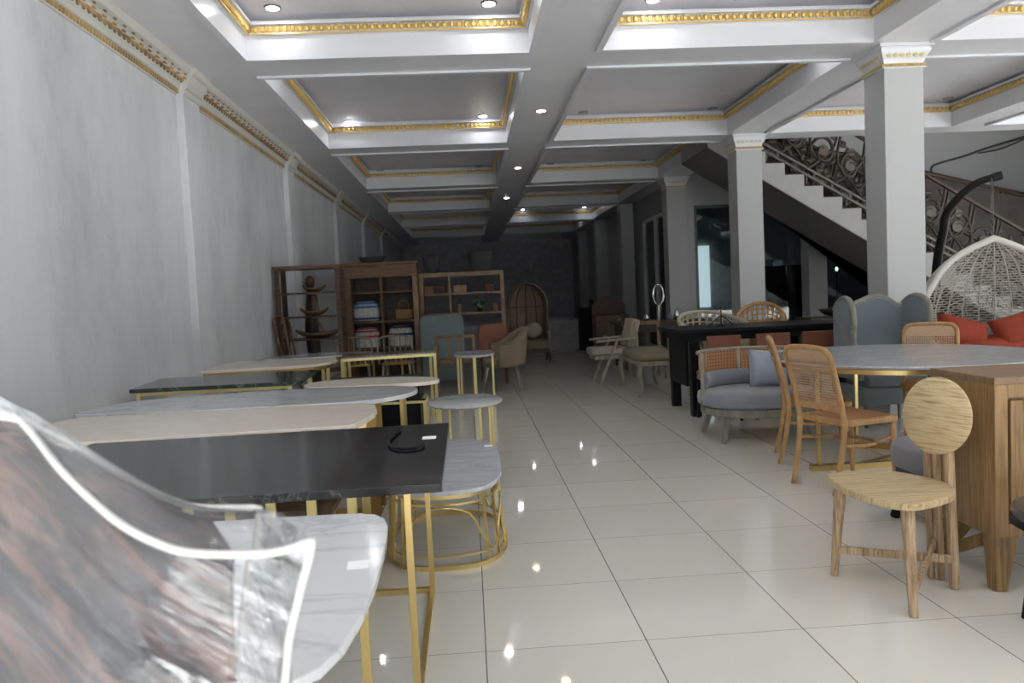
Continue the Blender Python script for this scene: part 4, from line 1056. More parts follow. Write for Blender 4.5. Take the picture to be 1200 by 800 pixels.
# brown vanity far
vn = thing('carved_vanity', 'dark brown carved chest with an arched back far down the right side', 'chest', (2.95, 16.3, 0))
link('body', MB().box(-0.30, 0.42, -0.22, 0.22, 0.05, 0.80), M_brownw, vn, bevel=0.01)
pts = [(-0.30, 0.80)] + [(0.42, 0.80)] + [(0.42 - 0.72 * k / 12, 1.0 + 0.22 * math.sin(PI * k / 12)) for k in range(13)]
link('arched_back', MB().prismxz(pts, 0.14, 0.20), M_brownw, vn)
for x, z in ((-0.12, 0.35), (0.20, 0.68)):
    link('rosette', MB().ell((x, -0.225, z), (0.07, 0.02, 0.07), 10, 6), M_tan, vn, smooth=True)
for x in (-0.26, 0.38):
    for y in (-0.18, 0.18): link('foot', MB().cyl((x, y, 0), (x, y, 0.06), 0.03, n=10), M_brownw, vn)
bx = thing('black_screen', 'black upright screen standing left of the carved chest', 'screen', (2.62, 17.3, 0))
link('panel', MB().box(-0.16, 0.10, -0.03, 0.03, 0.04, 0.95), M_black, bx, bevel=0.005); link('panel', MB().bar((0.13, 0.0, 0.04), (0.17, 0.12, 1.12), 0.10, 0.02), M_black, bx)
link('foot', MB().box(-0.16, 0.17, -0.12, 0.14, 0.0, 0.04), M_black, bx)

# ------------------------------------------------------------------ left side tables
def sticker(root, x, y, z, w=0.05, d=0.035, rz=0):
    o = link('price_sticker', MB().box(-w / 2, w / 2, -d / 2, d / 2, 0, 0.0012), M_paper, root); o.location = (x - root.location.x, y - root.location.y, z - root.location.z); o.rotation_euler = (0, 0, rz); o['label'] = 'white price sticker'
def bar_part(root, name, p, q, w, h, mat): return link(name, MB().bar(p, q, w, h), mat, root, world=True, bevel=0.0015)
# nearest white marble table
t = thing('marble_table', 'white marble table with rounded corners and gold legs, nearest the camera', 'table', (-0.75, 1.55, 0))
pts = [(-1.25, 2.03), (-0.60, 2.036), (-0.433, 2.034), (-0.330, 2.028), (-0.272, 2.008), (-0.243, 1.965), (-0.228, 1.894), (-0.218, 1.765), (-0.214, 1.65), (-0.212, 1.50), (-0.217, 1.36), (-0.231, 1.24), (-0.254, 1.165), (-0.30, 1.115), (-0.40, 1.09), (-0.7, 1.08), (-1.25, 1.09), (-1.30, 1.14), (-1.31, 1.55), (-1.30, 1.98)]
link('tabletop', MB().prism(pts, 0.732, 0.75), M_mwhite, t, world=True, bevel=0.003)
for x in (-1.2, -0.305):
    for y in (1.19, 1.93): bar_part(t, 'leg', (x, y, 0), (x, y, 0.731), 0.022, 0.022, M_gold)
for x in (-1.2, -0.305): bar_part(t, 'rail', (x, 1.2, 0.72), (x, 1.92, 0.72), 0.02, 0.02, M_gold)
sticker(t, -0.262, 1.62, 0.7502, 0.045, 0.05, 0.1)

# black marble console
t = thing('marble_console', 'black marble console table with a slim square gold frame', 'table', (-0.85, 2.87, 0))
link('tabletop', MB().prism([(-1.66, 2.27), (-0.108, 2.305), (-0.113, 3.43), (-1.66, 3.40)], 0.722, 0.75), M_mblack, t, world=True, bevel=0.003)
xr = -0.225
for y in (2.42, 3.385): bar_part(t, 'leg', (xr, y, 0), (xr, y, 0.72), 0.022, 0.022, M_gold)
for y in (2.42, 3.385): bar_part(t, 'leg', (-1.55, y, 0), (-1.55, y, 0.72), 0.022, 0.022, M_gold)
for y in (2.42, 3.385):
    bar_part(t, 'top_rail', (-1.55, y, 0.708), (xr, y, 0.708), 0.022, 0.024, M_gold)
    bar_part(t, 'foot_rail', (-1.55, y, 0.011), (xr, y, 0.011), 0.022, 0.022, M_gold)
for x in (xr, -1.55):
    bar_part(t, 'side_rail', (x, 2.42, 0.011), (x, 3.385, 0.011), 0.022, 0.022, M_gold)
    bar_part(t, 'side_rail', (x, 2.42, 0.708), (x, 3.385, 0.708), 0.022, 0.022, M_gold)
sticker(t, -0.185, 3.08, 0.7502, 0.055, 0.06)
# coiled black strap on the console
o = link('cable_strap', MB().tube([(-0.32, 3.30, 0.762), (-0.33, 3.18, 0.758), (-0.34, 3.02, 0.757), (-0.31, 2.88, 0.757), (-0.24, 2.84, 0.757), (-0.20, 2.88, 0.757), (-0.20, 2.95, 0.757)], 0.005, n=8, smooth=5), M_black, smooth=True)
tag(o, 'thin black strap lying loosely coiled on the black marble console', 'strap')

# cream stone table
t = thing('stone_table', 'long cream stone table with chamfered end, behind the black marble console', 'table', (-1.3, 3.87, 0))
pts = [(-2.20, 3.44), (-1.645, 3.452), (-0.575, 3.515), (-0.548, 3.56), (-0.520, 3.70), (-0.500, 3.86), (-0.503, 4.0), (-0.535, 4.18), (-0.60, 4.27), (-0.8, 4.30), (-2.10, 4.31), (-2.2, 4.25), (-2.24, 4.0)]
link('tabletop', MB().prism(pts, 0.722, 0.75), M_trav, t, world=True, bevel=0.004)
x = -1.95
while x < -0.6:
    link('leg', MB().box(x, x + 0.045, 3.62, 3.64, 0, 0.721), M_goldp, t, world=True)
    link('leg', MB().box(x, x + 0.045, 4.08, 4.10, 0, 0.721), M_gold, t, world=True)
    x += 0.19
link('foot_rail', MB().box(-1.95, -0.645, 3.61, 3.65, 0.0, 0.03), M_goldd, t, world=True); link('foot_rail', MB().box(-1.95, -0.645, 4.07, 4.11, 0.0, 0.03), M_goldd, t, world=True)
link('shelf', MB().box(-1.90, -0.70, 3.66, 4.06, 0.30, 0.33), M_brownw, t, world=True)

# white marble oval dining
t = thing('oval_table', 'long pale oval marble table beyond the cream stone table', 'table', (-1.3, 4.77, 0))
link('tabletop', MB().prism(smooth2([(-2.28, 4.62), (-2.20, 4.42), (-1.6, 4.345), (-1.0, 4.34), (-0.62, 4.375), (-0.42, 4.55), (-0.345, 4.80), (-0.42, 5.0), (-0.7, 5.13), (-1.2, 5.17), (-1.8, 5.10), (-2.15, 4.93)], 6), 0.724, 0.75), M_mwhite, t, world=True, bevel=0.004)
for (x, y) in ((-0.62, 4.62), (-0.62, 4.92), (-1.95, 4.62), (-1.95, 4.92)):
    link('leg', MB().box(x - 0.03, x + 0.03, y - 0.012, y + 0.012, 0, 0.723), M_goldd, t, world=True)
link('foot_rail', MB().box(-1.97, -0.60, 4.75, 4.79, 0.0, 0.03), M_goldd, t, world=True)
t = thing('oval_table', 'cream oval table whose rounded tip shows beyond the pale marble oval', 'table', (-0.75, 5.45, 0))
link('tabletop', MB().prism(smooth2([(-1.18, 5.45), (-1.10, 5.26), (-0.9, 5.21), (-0.6, 5.20), (-0.34, 5.22), (-0.24, 5.32), (-0.25, 5.45), (-0.36, 5.58), (-0.62, 5.68), (-0.9, 5.70), (-1.10, 5.63)], 6), 0.722, 0.748), M_trav, t, world=True, bevel=0.004)
for (x, y) in ((-0.5, 5.35), (-0.5, 5.58), (-1.0, 5.35), (-1.0, 5.58)):
    link('leg', MB().box(x - 0.012, x + 0.012, y - 0.012, y + 0.012, 0, 0.721), M_gold, t, world=True)

# marble coffee table with drum base
t = thing('coffee_table', 'oval grey marble coffee table on an openwork gold drum base', 'coffee table', (-0.17, 4.12, 0))
def stadium(cx, cy, rx, ry, n=60): return ellipse(cx, cy, rx, ry, n, 3.2)
link('tabletop', MB().prism(stadium(-0.175, 4.125, 0.305, 0.645), 0.405, 0.425), M_mgrey, t, world=True, bevel=0.004)
def loop(cx, cy, rx, ry, z, n=60): return [(x, y, z) for x, y in ellipse(cx, cy, rx, ry, n, 2.8)]
cx, cy = -0.170, 4.12
def flat_ring(rx, ry, z0_, z1_, th=0.012):
    m = MB(); a = ellipse(cx, cy, rx, ry, 60, 2.8); b = ellipse(cx, cy, rx - th, ry - th, 60, 2.8); n = 60
    v = [(x, y, z0_) for x, y in a] + [(x, y, z1_) for x, y in a] + [(x, y, z1_) for x, y in b] + [(x, y, z0_) for x, y in b]
    f = []
    for i in range(n):
        j = (i + 1) % n
        for k in range(4): f.append((k * n + i, k * n + j, ((k + 1) % 4) * n + j, ((k + 1) % 4) * n + i))
    return m._faces(v, f)
link('top_ring', flat_ring(0.285, 0.60, 0.378, 0.404), M_gold, t, world=True, smooth='auto')
link('base_ring', flat_ring(0.315, 0.485, 0.0, 0.024), M_gold, t, world=True, smooth='auto')
link('base_ring', flat_ring(0.305, 0.475, 0.062, 0.072, 0.008), M_gold, t, world=True, smooth='auto')
link('upper_ring', flat_ring(0.285, 0.56, 0.335, 0.345, 0.008), M_gold, t, world=True, smooth='auto')
A = ellipse(cx, cy, 0.306, 0.477, 60, 2.8); B = ellipse(cx, cy, 0.279, 0.59, 60, 2.8)
for i in (2, 6, 9, 21, 24, 28, 32, 36, 39, 51, 54, 58):
    link('upright', MB().bar((A[i][0], A[i][1], 0.01), (B[i][0], B[i][1], 0.39), 0.012, 0.012), M_gold, t, world=True)
for i in (0, 15, 30, 45):
    m = MB(); a = A[i]; 
    m.tube([(A[(i + k) % 60][0], A[(i + k) % 60][1], 0.07) for k in (-7,)] + [(B[(i + k) % 60][0] * 0.5 + A[(i + k) % 60][0] * 0.5, B[(i + k) % 60][1] * 0.5 + A[(i + k) % 60][1] * 0.5, z) for k, z in ((-5, 0.17), (-3, 0.28))] + [(B[i][0], B[i][1], 0.335)] + [(B[(i + k) % 60][0] * 0.5 + A[(i + k) % 60][0] * 0.5, B[(i + k) % 60][1] * 0.5 + A[(i + k) % 60][1] * 0.5, z) for k, z in ((3, 0.28), (5, 0.17))] + [(A[(i + 7) % 60][0], A[(i + 7) % 60][1], 0.07)], 0.006, n=6, smooth=3)
    link('scallop', m, M_gold, t, world=True, smooth=True)
sticker(t, 0.075, 4.50, 0.4252, 0.05, 0.05)

# round marble side table, mid aisle
t = thing('round_side_table', 'round white marble side table with slim gold legs, beside the coffee table', 'side table', (-0.068, 6.03, 0))
link('tabletop', MB().lathe([(0.02, 0.478), (0.285, 0.478), (0.297, 0.486), (0.297, 0.494), (0.287, 0.50), (0.02, 0.50)], n=56, sy=1.3), M_mwhite, t, smooth='auto')
for a in (-60, -35, 20, 60, 125, 155, 215, 240):
    link('leg', MB().bar((0.23 * math.cos(R(a)), 0.30 * math.sin(R(a)), 0), (0.23 * math.cos(R(a)), 0.30 * math.sin(R(a)), 0.478), 0.017), M_goldp, t)
link('ring', MB().tube([(0.22 * math.cos(2 * PI * i / 30), 0.29 * math.sin(2 * PI * i / 30), 0.10) for i in range(30)], 0.009, closed=True, n=6), M_goldp, t, smooth=True)
# half-round side table further back
t = thing('half_round_table', 'half-round marble side table on three pairs of gold legs, further down the aisle', 'side table', (0.03, 9.7, 0))
D = [(-0.235, 0.42), (-0.25, -0.05)] + [(-0.25 * math.cos(PI * k / 14), -0.05 - 0.36 * math.sin(PI * k / 14)) for k in range(1, 14)] + [(0.26, -0.05), (0.235, 0.42)]
link('tabletop', MB().prism(D, 0.574, 0.60), M_mgrey, t, bevel=0.003)
for x, y in ((-0.21, 0.36), (-0.20, -0.12), (0.0, -0.36), (0.02, 0.38), (0.235, -0.10), (-0.17, 0.38)):
    link('leg', MB().bar((x, y, 0), (x, y, 0.574), 0.024), M_goldp, t)

# dark green marble console along the wall
t = thing('marble_console', 'dark green marble console with gold frame standing against the left wall', 'table', (-1.85, 5.85, 0))
link('tabletop', MB().prism([(-2.37, 5.42), (-1.245, 5.39), (-1.20, 5.42), (-1.25, 6.25), (-1.30, 6.30), (-2.46, 6.20)], 0.752, 0.78), M_mgreen, t, world=True, bevel=0.003)
for (x, y) in ((-2.33, 5.48), (-1.28, 5.46), (-2.40, 6.12), (-1.30, 6.20)): bar_part(t, 'leg', (x, y, 0), (x, y, 0.751), 0.028, 0.028, M_goldp)
bar_part(t, 'top_rail', (-2.33, 5.48, 0.738), (-1.28, 5.46, 0.738), 0.022, 0.026, M_goldp); bar_part(t, 'top_rail', (-2.40, 6.12, 0.738), (-1.30, 6.20, 0.738), 0.022, 0.026, M_goldp)
bar_part(t, 'top_rail', (-1.28, 5.46, 0.738), (-1.30, 6.20, 0.738), 0.022, 0.026, M_goldp)
# beige table
t = thing('stone_table', 'brownish beige table with rounded right end and gold edge, against the left wall', 'table', (-1.9, 7.45, 0))
link('tabletop', MB().prism([(-2.43, 6.95), (-1.65, 7.02), (-1.42, 7.12), (-1.32, 7.30), (-1.30, 7.55), (-1.38, 7.80), (-1.55, 7.95), (-2.45, 8.0)], 0.735, 0.76), M_trav, t, world=True, bevel=0.004)
link('rim', MB().prism([(-2.40, 6.98), (-1.66, 7.05), (-1.45, 7.14), (-1.36, 7.32), (-1.34, 7.54), (-1.42, 7.78), (-1.57, 7.91), (-2.42, 7.96)], 0.70, 0.7345), M_goldd, t, world=True)
for (x, y) in ((-2.35, 7.05), (-1.50, 7.20), (-2.35, 7.88), (-1.50, 7.82), (-1.39, 7.5)): bar_part(t, 'leg', (x, y, 0), (x, y, 0.70), 0.03, 0.03, M_goldp)
t = thing('marble_table', 'pale marble table top near the wall, in front of the open shelves', 'table', (-1.9, 9.3, 0))
link('tabletop', MB().prism(smooth2([(-2.42, 9.1), (-2.3, 8.93), (-1.8, 9.0), (-1.38, 9.15), (-1.22, 9.38), (-1.30, 9.58), (-1.7, 9.72), (-2.3, 9.65), (-2.44, 9.4)], 5), 0.68, 0.70), M_mwhite, t, world=True, bevel=0.003)
for (x, y) in ((-2.3, 9.1), (-1.5, 9.2), (-2.25, 9.55), (-1.5, 9.5)): bar_part(t, 'leg', (x, y, 0), (x, y, 0.68), 0.03, 0.03, M_goldp)
# dark topped table with gold frame
t = thing('marble_console', 'narrow dark brown marble console with pale gold frame, in the middle of the table rows', 'table', (-0.9, 8.3, 0))
link('tabletop', MB().prism([(-1.335, 7.93), (-0.37, 8.10), (-0.44, 8.62), (-1.40, 8.50)], 0.735, 0.75), M_mbrown, t, world=True)
cor = [(-1.325, 7.95), (-0.385, 8.12), (-0.455, 8.60), (-1.385, 8.48)]
for (x, y) in cor: bar_part(t, 'leg', (x, y, 0), (x, y, 0.734), 0.030, 0.030, M_goldp)
for i in range(4):
    a, b = cor[i], cor[(i + 1) % 4]; bar_part(t, 'top_rail', (a[0], a[1], 0.720), (b[0], b[1], 0.720), 0.028, 0.028, M_goldp)
for f in (0.33, 0.66):
    bar_part(t, 'leg', (-1.385 + 0.93 * f, 8.48 + 0.12 * f, 0), (-1.385 + 0.93 * f, 8.48 + 0.12 * f, 0.71), 0.022, 0.022, M_goldd)
# small gold table frame under
t = thing('side_table', 'low gold-framed side table tucked under the cream oval table tip', 'side table', (-0.6, 6.45, 0))
link('tabletop', MB().box(-0.90, -0.39, 6.26, 6.66, 0.485, 0.50), M_mblack, t, world=True)
for x in (-0.89, -0.40):
    for y in (6.27, 6.65): bar_part(t, 'leg', (x, y, 0), (x, y, 0.484), 0.022, 0.022, M_goldp)
bar_part(t, 'top_rail', (-0.89, 6.27, 0.474), (-0.40, 6.27, 0.474), 0.02, 0.02, M_goldp)

# spindle chairs behind tables
def spindle(loc, rz, label):
    t = thing('spindle_chair', label, 'chair', loc, rz, 'spindle-backed chairs behind the tables')
    link('seat', MB().prism(rrect(-0.21, 0.21, -0.2, 0.2, 0.05), 0.43, 0.46), M_goldd, t, bevel=0.005)
    P = [(-0.23, -0.19, 0.45), (-0.235, -0.2, 0.70), (-0.2, -0.205, 0.80), (0, -0.22, 0.835), (0.2, -0.205, 0.80), (0.235, -0.2, 0.70), (0.23, -0.19, 0.45)]
    link('back_hoop', MB().tube(P, 0.014, n=8, smooth=5), M_wash, t, smooth=True)
    for x in (-0.14, -0.07, 0, 0.07, 0.14):
        link('spindle', MB().bar((x, -0.185, 0.46), (x * 1.1, -0.212, 0.82), 0.013), M_wash, t)
    for x in (-0.18, 0.18):
        for y in (-0.16, 0.16): link('leg', MB().tube([(x, y, 0.43), (x * 1.15, y * 1.15, 0)], (0.016, 0.012), n=8), M_wash, t, smooth=True)
    return t
s0 = spindle((-1.62, 10.75, 0), R(10), 'pale spindle-backed chair in front of the open shelving')
dup(s0, (-1.02, 10.75, 0), R(-4), 'pale spindle-backed chair in front of the cabinet with striped baskets', 'spindle-backed chairs behind the tables')

tag(link('shade_block', MB().box(-1.25, -0.47, 6.78, 7.35, 0.0, 0.60).box(-1.23, -0.86, 6.765, 6.78, 0.04, 0.56).box(-0.85, -0.49, 6.765, 6.78, 0.04, 0.56), M_black, bevel=0.004), 'black block added for the shade behind the cream oval table tip', 'chest')  # dark block added to stand for shade under the tables
# ------------------------------------------------------------------ shelves
sh = thing('open_shelf', 'open dark wood shelving unit against the left wall holding carved boats', 'shelf', (-2.06, 10.2, 0))
xa, xb, ya, yb = -2.47, -1.64, 10.0, 10.42
for (x, y) in ((xa, ya), (xb - 0.06, ya), (xa, yb - 0.05), (xb - 0.06, yb - 0.05)):
    link('post', MB().box(x, x + 0.06, y, y + 0.05, 0, 1.80), M_brownw, sh, world=True, bevel=0.004)
link('top', MB().box(xa - 0.01, xb + 0.01, ya - 0.01, yb + 0.01, 1.765, 1.81), M_brownm, sh, world=True, bevel=0.004)
for z in (1.468, 1.159, 0.866, 0.45, 0.12):
    link('shelf_board', MB().box(xa + 0.02, xb - 0.02, ya + 0.01, yb - 0.01, z - 0.022, z), M_brownw, sh, world=True)
def boat(x, y, z, L, h, label, prow=0):
    t = thing('carved_boat', label, 'carving', (x, y, z), R(8), 'carved wooden boats on the open shelf')
    m = MB()
    def f(u, v):
        a = 2 * u - 1; w = 0.13 * (1 - abs(a) ** 2.6) + 0.008; th = PI * v
        return (a * L / 2, -w * math.cos(th), h * (0.55 + 0.45 * abs(a) ** 3) - h * 0.55 * math.sin(th) * (1 - 0.55 * a * a))
    m.grid(f, 16, 8); link('hull', m, M_brownm, t, smooth=True, solid=0.008)
    if prow: link('prow', MB().bar((L * 0.18, 0, 0.02), (-L * 0.02, 0, prow), 0.04, 0.17, up=(0, 1, 0), w1=0.03, h1=0.06), M_brownm, t, bevel=0.005)
    else: link('figure', MB().ell((-0.05, 0, h + 0.05), (0.045, 0.04, 0.07), 10, 6), M_brownw, t, smooth=True)
boat(-2.0, 10.2, 1.468, 0.29, 0.095, 'small carved wooden boat with figure on the upper shelf')
boat(-2.02, 10.2, 1.159, 0.36, 0.11, 'carved wooden boat with tall slanting prow on the middle shelf', 0.255)
boat(-1.98, 10.2, 0.866, 0.58, 0.13, 'longest carved wooden boat, on the lowest visible shelf', 0.235)
tt = thing('wooden_totem', 'tall dark carved wooden post standing behind the open shelf by the wall', 'sculpture', (-2.14, 10.62, 0))
link('shaft', MB().tube([(0, 0, 0.03), (0.01, 0, 0.5), (-0.01, 0, 0.95), (0.01, 0, 1.35), (0, 0, 1.52)], [0.10, 0.085, 0.095, 0.08, 0.05], n=12, smooth=4), M_dkw, tt, smooth=True)
link('head', MB().ell((0, 0, 1.60), (0.065, 0.06, 0.10), 12, 8), M_dkw, tt, smooth=True); link('base', MB().lathe([(0.14, 0), (0.14, 0.03), (0.10, 0.05)], n=20), M_dkw, tt)
bw = thing('bentwood_frame', 'brown bentwood chair frame leaning by the left wall beside the open shelf', 'chair frame', (-2.36, 9.80, 0))
link('hoop', MB().tube([(0.10, 0.0, 0.0), (0.02, 0.02, 0.5), (-0.06, 0.04, 0.85), (-0.10, 0.05, 1.10), (-0.04, 0.05, 1.18), (0.02, 0.05, 1.12), (0.06, 0.03, 0.8), (0.18, 0.0, 0.35), (0.26, 0, 0.0)], 0.020, n=8, smooth=6), M_brownm, bw, smooth=True)
link('rung', MB().tube([(0.03, 0.02, 0.45), (0.16, 0.01, 0.42)], 0.012, n=8), M_brownm, bw); link('hoop', MB().tube([(0.02, 0.08, 0.02), (0.0, 0.09, 0.6), (-0.03, 0.1, 1.0), (0.06, 0.1, 1.1), (0.10, 0.1, 0.9), (0.2, 0.08, 0.02)], 0.016, n=8, smooth=6), M_brownw, bw, smooth=True)

cb = thing('display_cabinet', 'brown wooden cabinet with cornice and divided shelves holding striped baskets', 'cabinet', (-1.29, 11.7, 0))
xa, xb, ya, yb = -1.83, -0.75, 11.5, 11.95
link('cornice', MB().box(xa - 0.03, xb + 0.03, ya - 0.04, yb, 1.85, 1.885), M_brownm, cb, world=True, bevel=0.01)
link('frieze', MB().box(xa, xb, ya, yb, 1.66, 1.85), M_brownm, cb, world=True, bevel=0.004)
link('side_panel', MB().box(xa, xa + 0.10, ya, yb, 0, 1.66), M_brownm, cb, world=True, bevel=0.004); link('side_panel', MB().box(xb - 0.07, xb, ya, yb, 0, 1.66), M_tan, cb, world=True, bevel=0.004)
link('back_panel', MB().box(xa + 0.1, xb - 0.07, yb - 0.02, yb, 0.1, 1.66), M_dkw, cb, world=True)
link('divider', MB().box(-1.31, -1.27, ya + 0.06, yb - 0.02, 0.1, 1.66), M_brownm, cb, world=True)
for z in (1.455, 1.015, 0.62, 0.15):
    link('shelf_board', MB().box(xa + 0.1, xb - 0.07, ya + 0.01, yb - 0.02, z - 0.025, z), M_brownm, cb, world=True)
def basket(x, z, w, h, label, bands):
    t = thing('striped_basket', label, 'basket', (x, 11.68, z), 0, 'striped woven baskets in the brown cabinet')
    prof = [(0.40, 0.0), (0.49, 0.05), (0.5, 0.35), (0.5, 0.6), (0.46, 0.82), (0.36, 0.97), (0.30, 1.0)]
    link('body', MB().lathe([(a * w, b * h) for a, b in prof], n=30, sy=0.6), M_ivory, t, smooth='auto')
    for (f0, f1, mt_) in bands:
        rr = lambda f: interp([0.49, 0.5, 0.505, 0.505, 0.50, 0.43, 0.33], f) * w
        link('stripe', MB().lathe([(rr(f0) + 0.012, f0 * h), (rr((f0 + f1) / 2) + 0.016, (f0 + f1) / 2 * h), (rr(f1) + 0.012, f1 * h)], n=30, sy=0.61), mt_, t, smooth='auto')
basket(-1.545, 1.015, 0.41, 0.30, 'white basket with bright blue stripes on the upper shelf of the cabinet', ((0.10, 0.20, M_navy), (0.66, 0.78, M_blue), (0.86, 0.97, M_blue)))
basket(-1.545, 0.62, 0.40, 0.30, 'white basket with red stripes on the lower shelf of the cabinet', ((0.50, 0.62, M_red), (0.78, 0.86, M_red), (0.93, 0.99, M_red)))
basket(-1.04, 0.62, 0.37, 0.31, 'white basket with navy stripes on the lower right shelf of the cabinet', ((0.52, 0.64, M_navy), (0.88, 0.97, M_navy)))
hb = thing('handbag', 'caramel leather handbag with arched handle on the right cabinet shelf', 'handbag', (-0.98, 11.68, 1.015))
link('body', MB().prism(rrect(-0.125, 0.125, -0.06, 0.06, 0.02), 0, 0.165), M_bag, hb, bevel=0.02)
link('handle', MB().tube([(-0.07, 0, 0.15), (-0.07, 0, 0.24), (-0.04, 0, 0.285), (0.04, 0, 0.285), (0.07, 0, 0.24), (0.07, 0, 0.15)], 0.008, n=6, smooth=4), M_bag, hb, smooth=True)

s3 = thing('open_shelf', 'wide tan wooden open shelf at the back, right of the brown cabinet', 'shelf', (-0.1, 12.0, 0))
xa, xb, ya, yb = -0.74, 0.56, 11.85, 12.22
for x in (xa, xb - 0.06):
    link('side_panel', MB().box(x, x + 0.06, ya, yb, 0, 1.70), M_tan, s3, world=True, bevel=0.003)
link('top', MB().box(xa + 0.06, xb - 0.06, ya, yb, 1.635, 1.70), M_tan, s3, world=True, bevel=0.003)
link('divider', MB().box(-0.295, -0.265, ya + 0.01, yb, 1.06, 1.635), M_tan, s3, world=True)
for z in (1.385, 1.075, 0.70, 0.30):
    link('shelf_board', MB().box(xa + 0.06, xb - 0.06, ya + 0.005, yb, z - 0.03, z), M_tan, s3, world=True)
M_ochre = plain('dark_ochre', (0.13, 0.075, 0.02), 0.6)
M_oxb = plain('oxblood', (0.07, 0.022, 0.018), 0.6)
def crate(x, z, w, h, mat, label, y=12.0):
    t = thing('storage_box', label, 'box', (x, y, z), 0, 'boxes on the wide open shelf')
    link('body', MB().box(-w / 2, w / 2, -0.09, 0.09, 0, h), mat, t, bevel=0.006); link('lid', MB().box(-w / 2 - 0.004, w / 2 + 0.004, -0.094, 0.094, h * 0.82, h + 0.004), mat, t, bevel=0.004)
crate(-0.60, 1.385, 0.14, 0.12, M_ochre, 'dark yellow box at the left end of the shelf')
crate(-0.42, 1.385, 0.15, 0.11, M_oxb, 'dark red box beside the yellow one on the shelf')
crate(-0.12, 1.385, 0.20, 0.11, M_tan, 'tan lidded box just right of the shelf divider')
crate(0.33, 1.385, 0.14, 0.11, M_oxb, 'reddish box near the right end of the shelf')
crate(0.42, 1.075, 0.08, 0.12, M_brownm, 'small brown box at the right end of the second shelf')
tag(link('wooden_cup', MB().lathe([(0.035, 0), (0.04, 0.05), (0.042, 0.13), (0.036, 0.13)], c=(-0.15, 12.0, 1.075), n=18), M_tan, smooth='auto'), 'tan wooden cup on the second shelf right of the divider', 'cup')
pt = thing('potted_plant', 'small dark potted plant with pale drooping leaf on the second shelf', 'plant', (0.17, 11.98, 1.075))
link('pot', MB().lathe([(0.035, 0), (0.05, 0.07), (0.045, 0.07)], n=18), M_black, pt)
m = MB(); rnd = random.Random(5)
for i in range(16):
    a = rnd.uniform(0, 2 * PI); e = rnd.uniform(0.3, 1.2); L = rnd.uniform(0.07, 0.13)
    c = Vector((math.cos(a) * L * 0.6, math.sin(a) * L * 0.5, 0.07 + math.sin(e) * L))
    m.ell(c, (0.045, 0.006, 0.022), 6, 4, Matrix.Rotation(a, 3, 'Z') @ Matrix.Rotation(-e, 3, 'Y'))
link('leaf', m, M_leaf, pt, smooth=True)
link('leaf', MB().ell((0.0, -0.07, 0.09), (0.05, 0.008, 0.02), 8, 4, Matrix.Rotation(R(50), 3, 'Y')), M_greenwood, pt, smooth=True)
for (x, y, z, w, h, lab) in ((-1.42, 11.75, 1.885, 0.42, 0.10, 'charcoal planter on top of the brown cabinet'), (-0.55, 12.05, 1.70, 0.26, 0.26, 'charcoal wicker planter on top of the wide shelf, left one'), (0.22, 12.05, 1.70, 0.42, 0.30, 'large charcoal wicker planter on top of the wide shelf, right one')):
    t = thing('planter', lab, 'planter', (x, y, z), 0, 'charcoal planters on top of the shelves')
    link('body', MB().lathe([(w * 0.36, 0), (w * 0.5, h), (w * 0.46, h), (w * 0.34, 0.02)], n=24, sy=0.5 if w > 0.3 else 0.8), M_planter, t, smooth='auto')

# chairs in the back
t = thing('high_back_chair', 'pale blue high-backed upholstered chair in front of the wide shelf', 'chair', (-0.41, 11.35, 0))
pts = rrect(-0.325, 0.325, 0.42, 1.07, 0.10)
link('backrest', MB().prismxz([(a, b) for a, b in pts], -0.05, 0.05), M_ice, t, bevel=0.02)
link('seat', MB().prism(rrect(-0.32, 0.32, -0.02, 0.30, 0.04), 0.36, 0.48), M_ice, t, bevel=0.02)
link('skirt', MB().box(-0.30, 0.30, -0.03, 0.27, 0.10, 0.36), M_ice, t)
for x in (-0.28, 0.28):
    for y in (-0.0, 0.24): link('leg', MB().bar((x, y, 0.11), (x, y, 0), 0.04), M_tan, t)
t = thing('wooden_armchair', 'open-framed tan wooden armchair between the half-round table and pale blue chair', 'armchair', (-0.20, 10.72, 0))
for x in (-0.27, 0.24):
    link('leg', MB().bar((x, -0.2, 0.78), (x * 1.05, -0.22, 0), 0.038), M_tan, t, bevel=0.004); link('leg', MB().bar((x, 0.2, 0.64), (x * 1.05, 0.2, 0), 0.034), M_tan, t, bevel=0.004)
    link('armrest', MB().bar((x, -0.22, 0.62), (x, 0.24, 0.64), 0.045, 0.025), M_tan, t, bevel=0.004)
link('top_rail', MB().bar((-0.28, -0.2, 0.78), (0.25, -0.2, 0.78), 0.03, 0.04), M_tan, t, bevel=0.004)
link('seat', MB().prism(rrect(-0.26, 0.23, -0.19, 0.2, 0.03), 0.40, 0.46), M_tan, t, bevel=0.01)
for x in (-0.1, 0.06): link('back_slat', MB().bar((x, -0.2, 0.46), (x, -0.2, 0.77), 0.03, 0.015), M_tan, t)
# beige tub armchair seen from behind/side
t = thing('tub_armchair', 'beige upholstered tub armchair with slim splayed legs, facing away into the shelves', 'armchair', (0.42, 10.66, 0), R(0))
def tub(u, v):
    th = R(-100) + R(215) * u; z = 0.34 + (0.30 + 0.22 * max(0, math.cos(th - R(10))) ** 1.2) * v
    r = 0.30 + 0.05 * v
    return (r * math.cos(th), 0.9 * r * math.sin(th), z)
link('shell', MB().grid(tub, 30, 8), M_beige, t, smooth=True, solid=0.07)
link('seat', cushion(MB(), (0, 0), 0.27, 0.25, 0.32, 0.46), M_beige, t, smooth=True)
for x, y in ((0.17, -0.17), (0.20, 0.18), (-0.2, -0.17), (-0.2, 0.18)):
    link('leg', MB().tube([(x, y, 0.33), (x * 1.45, y * 1.35, 0)], (0.022, 0.012), n=8), M_wash, t, smooth=True)
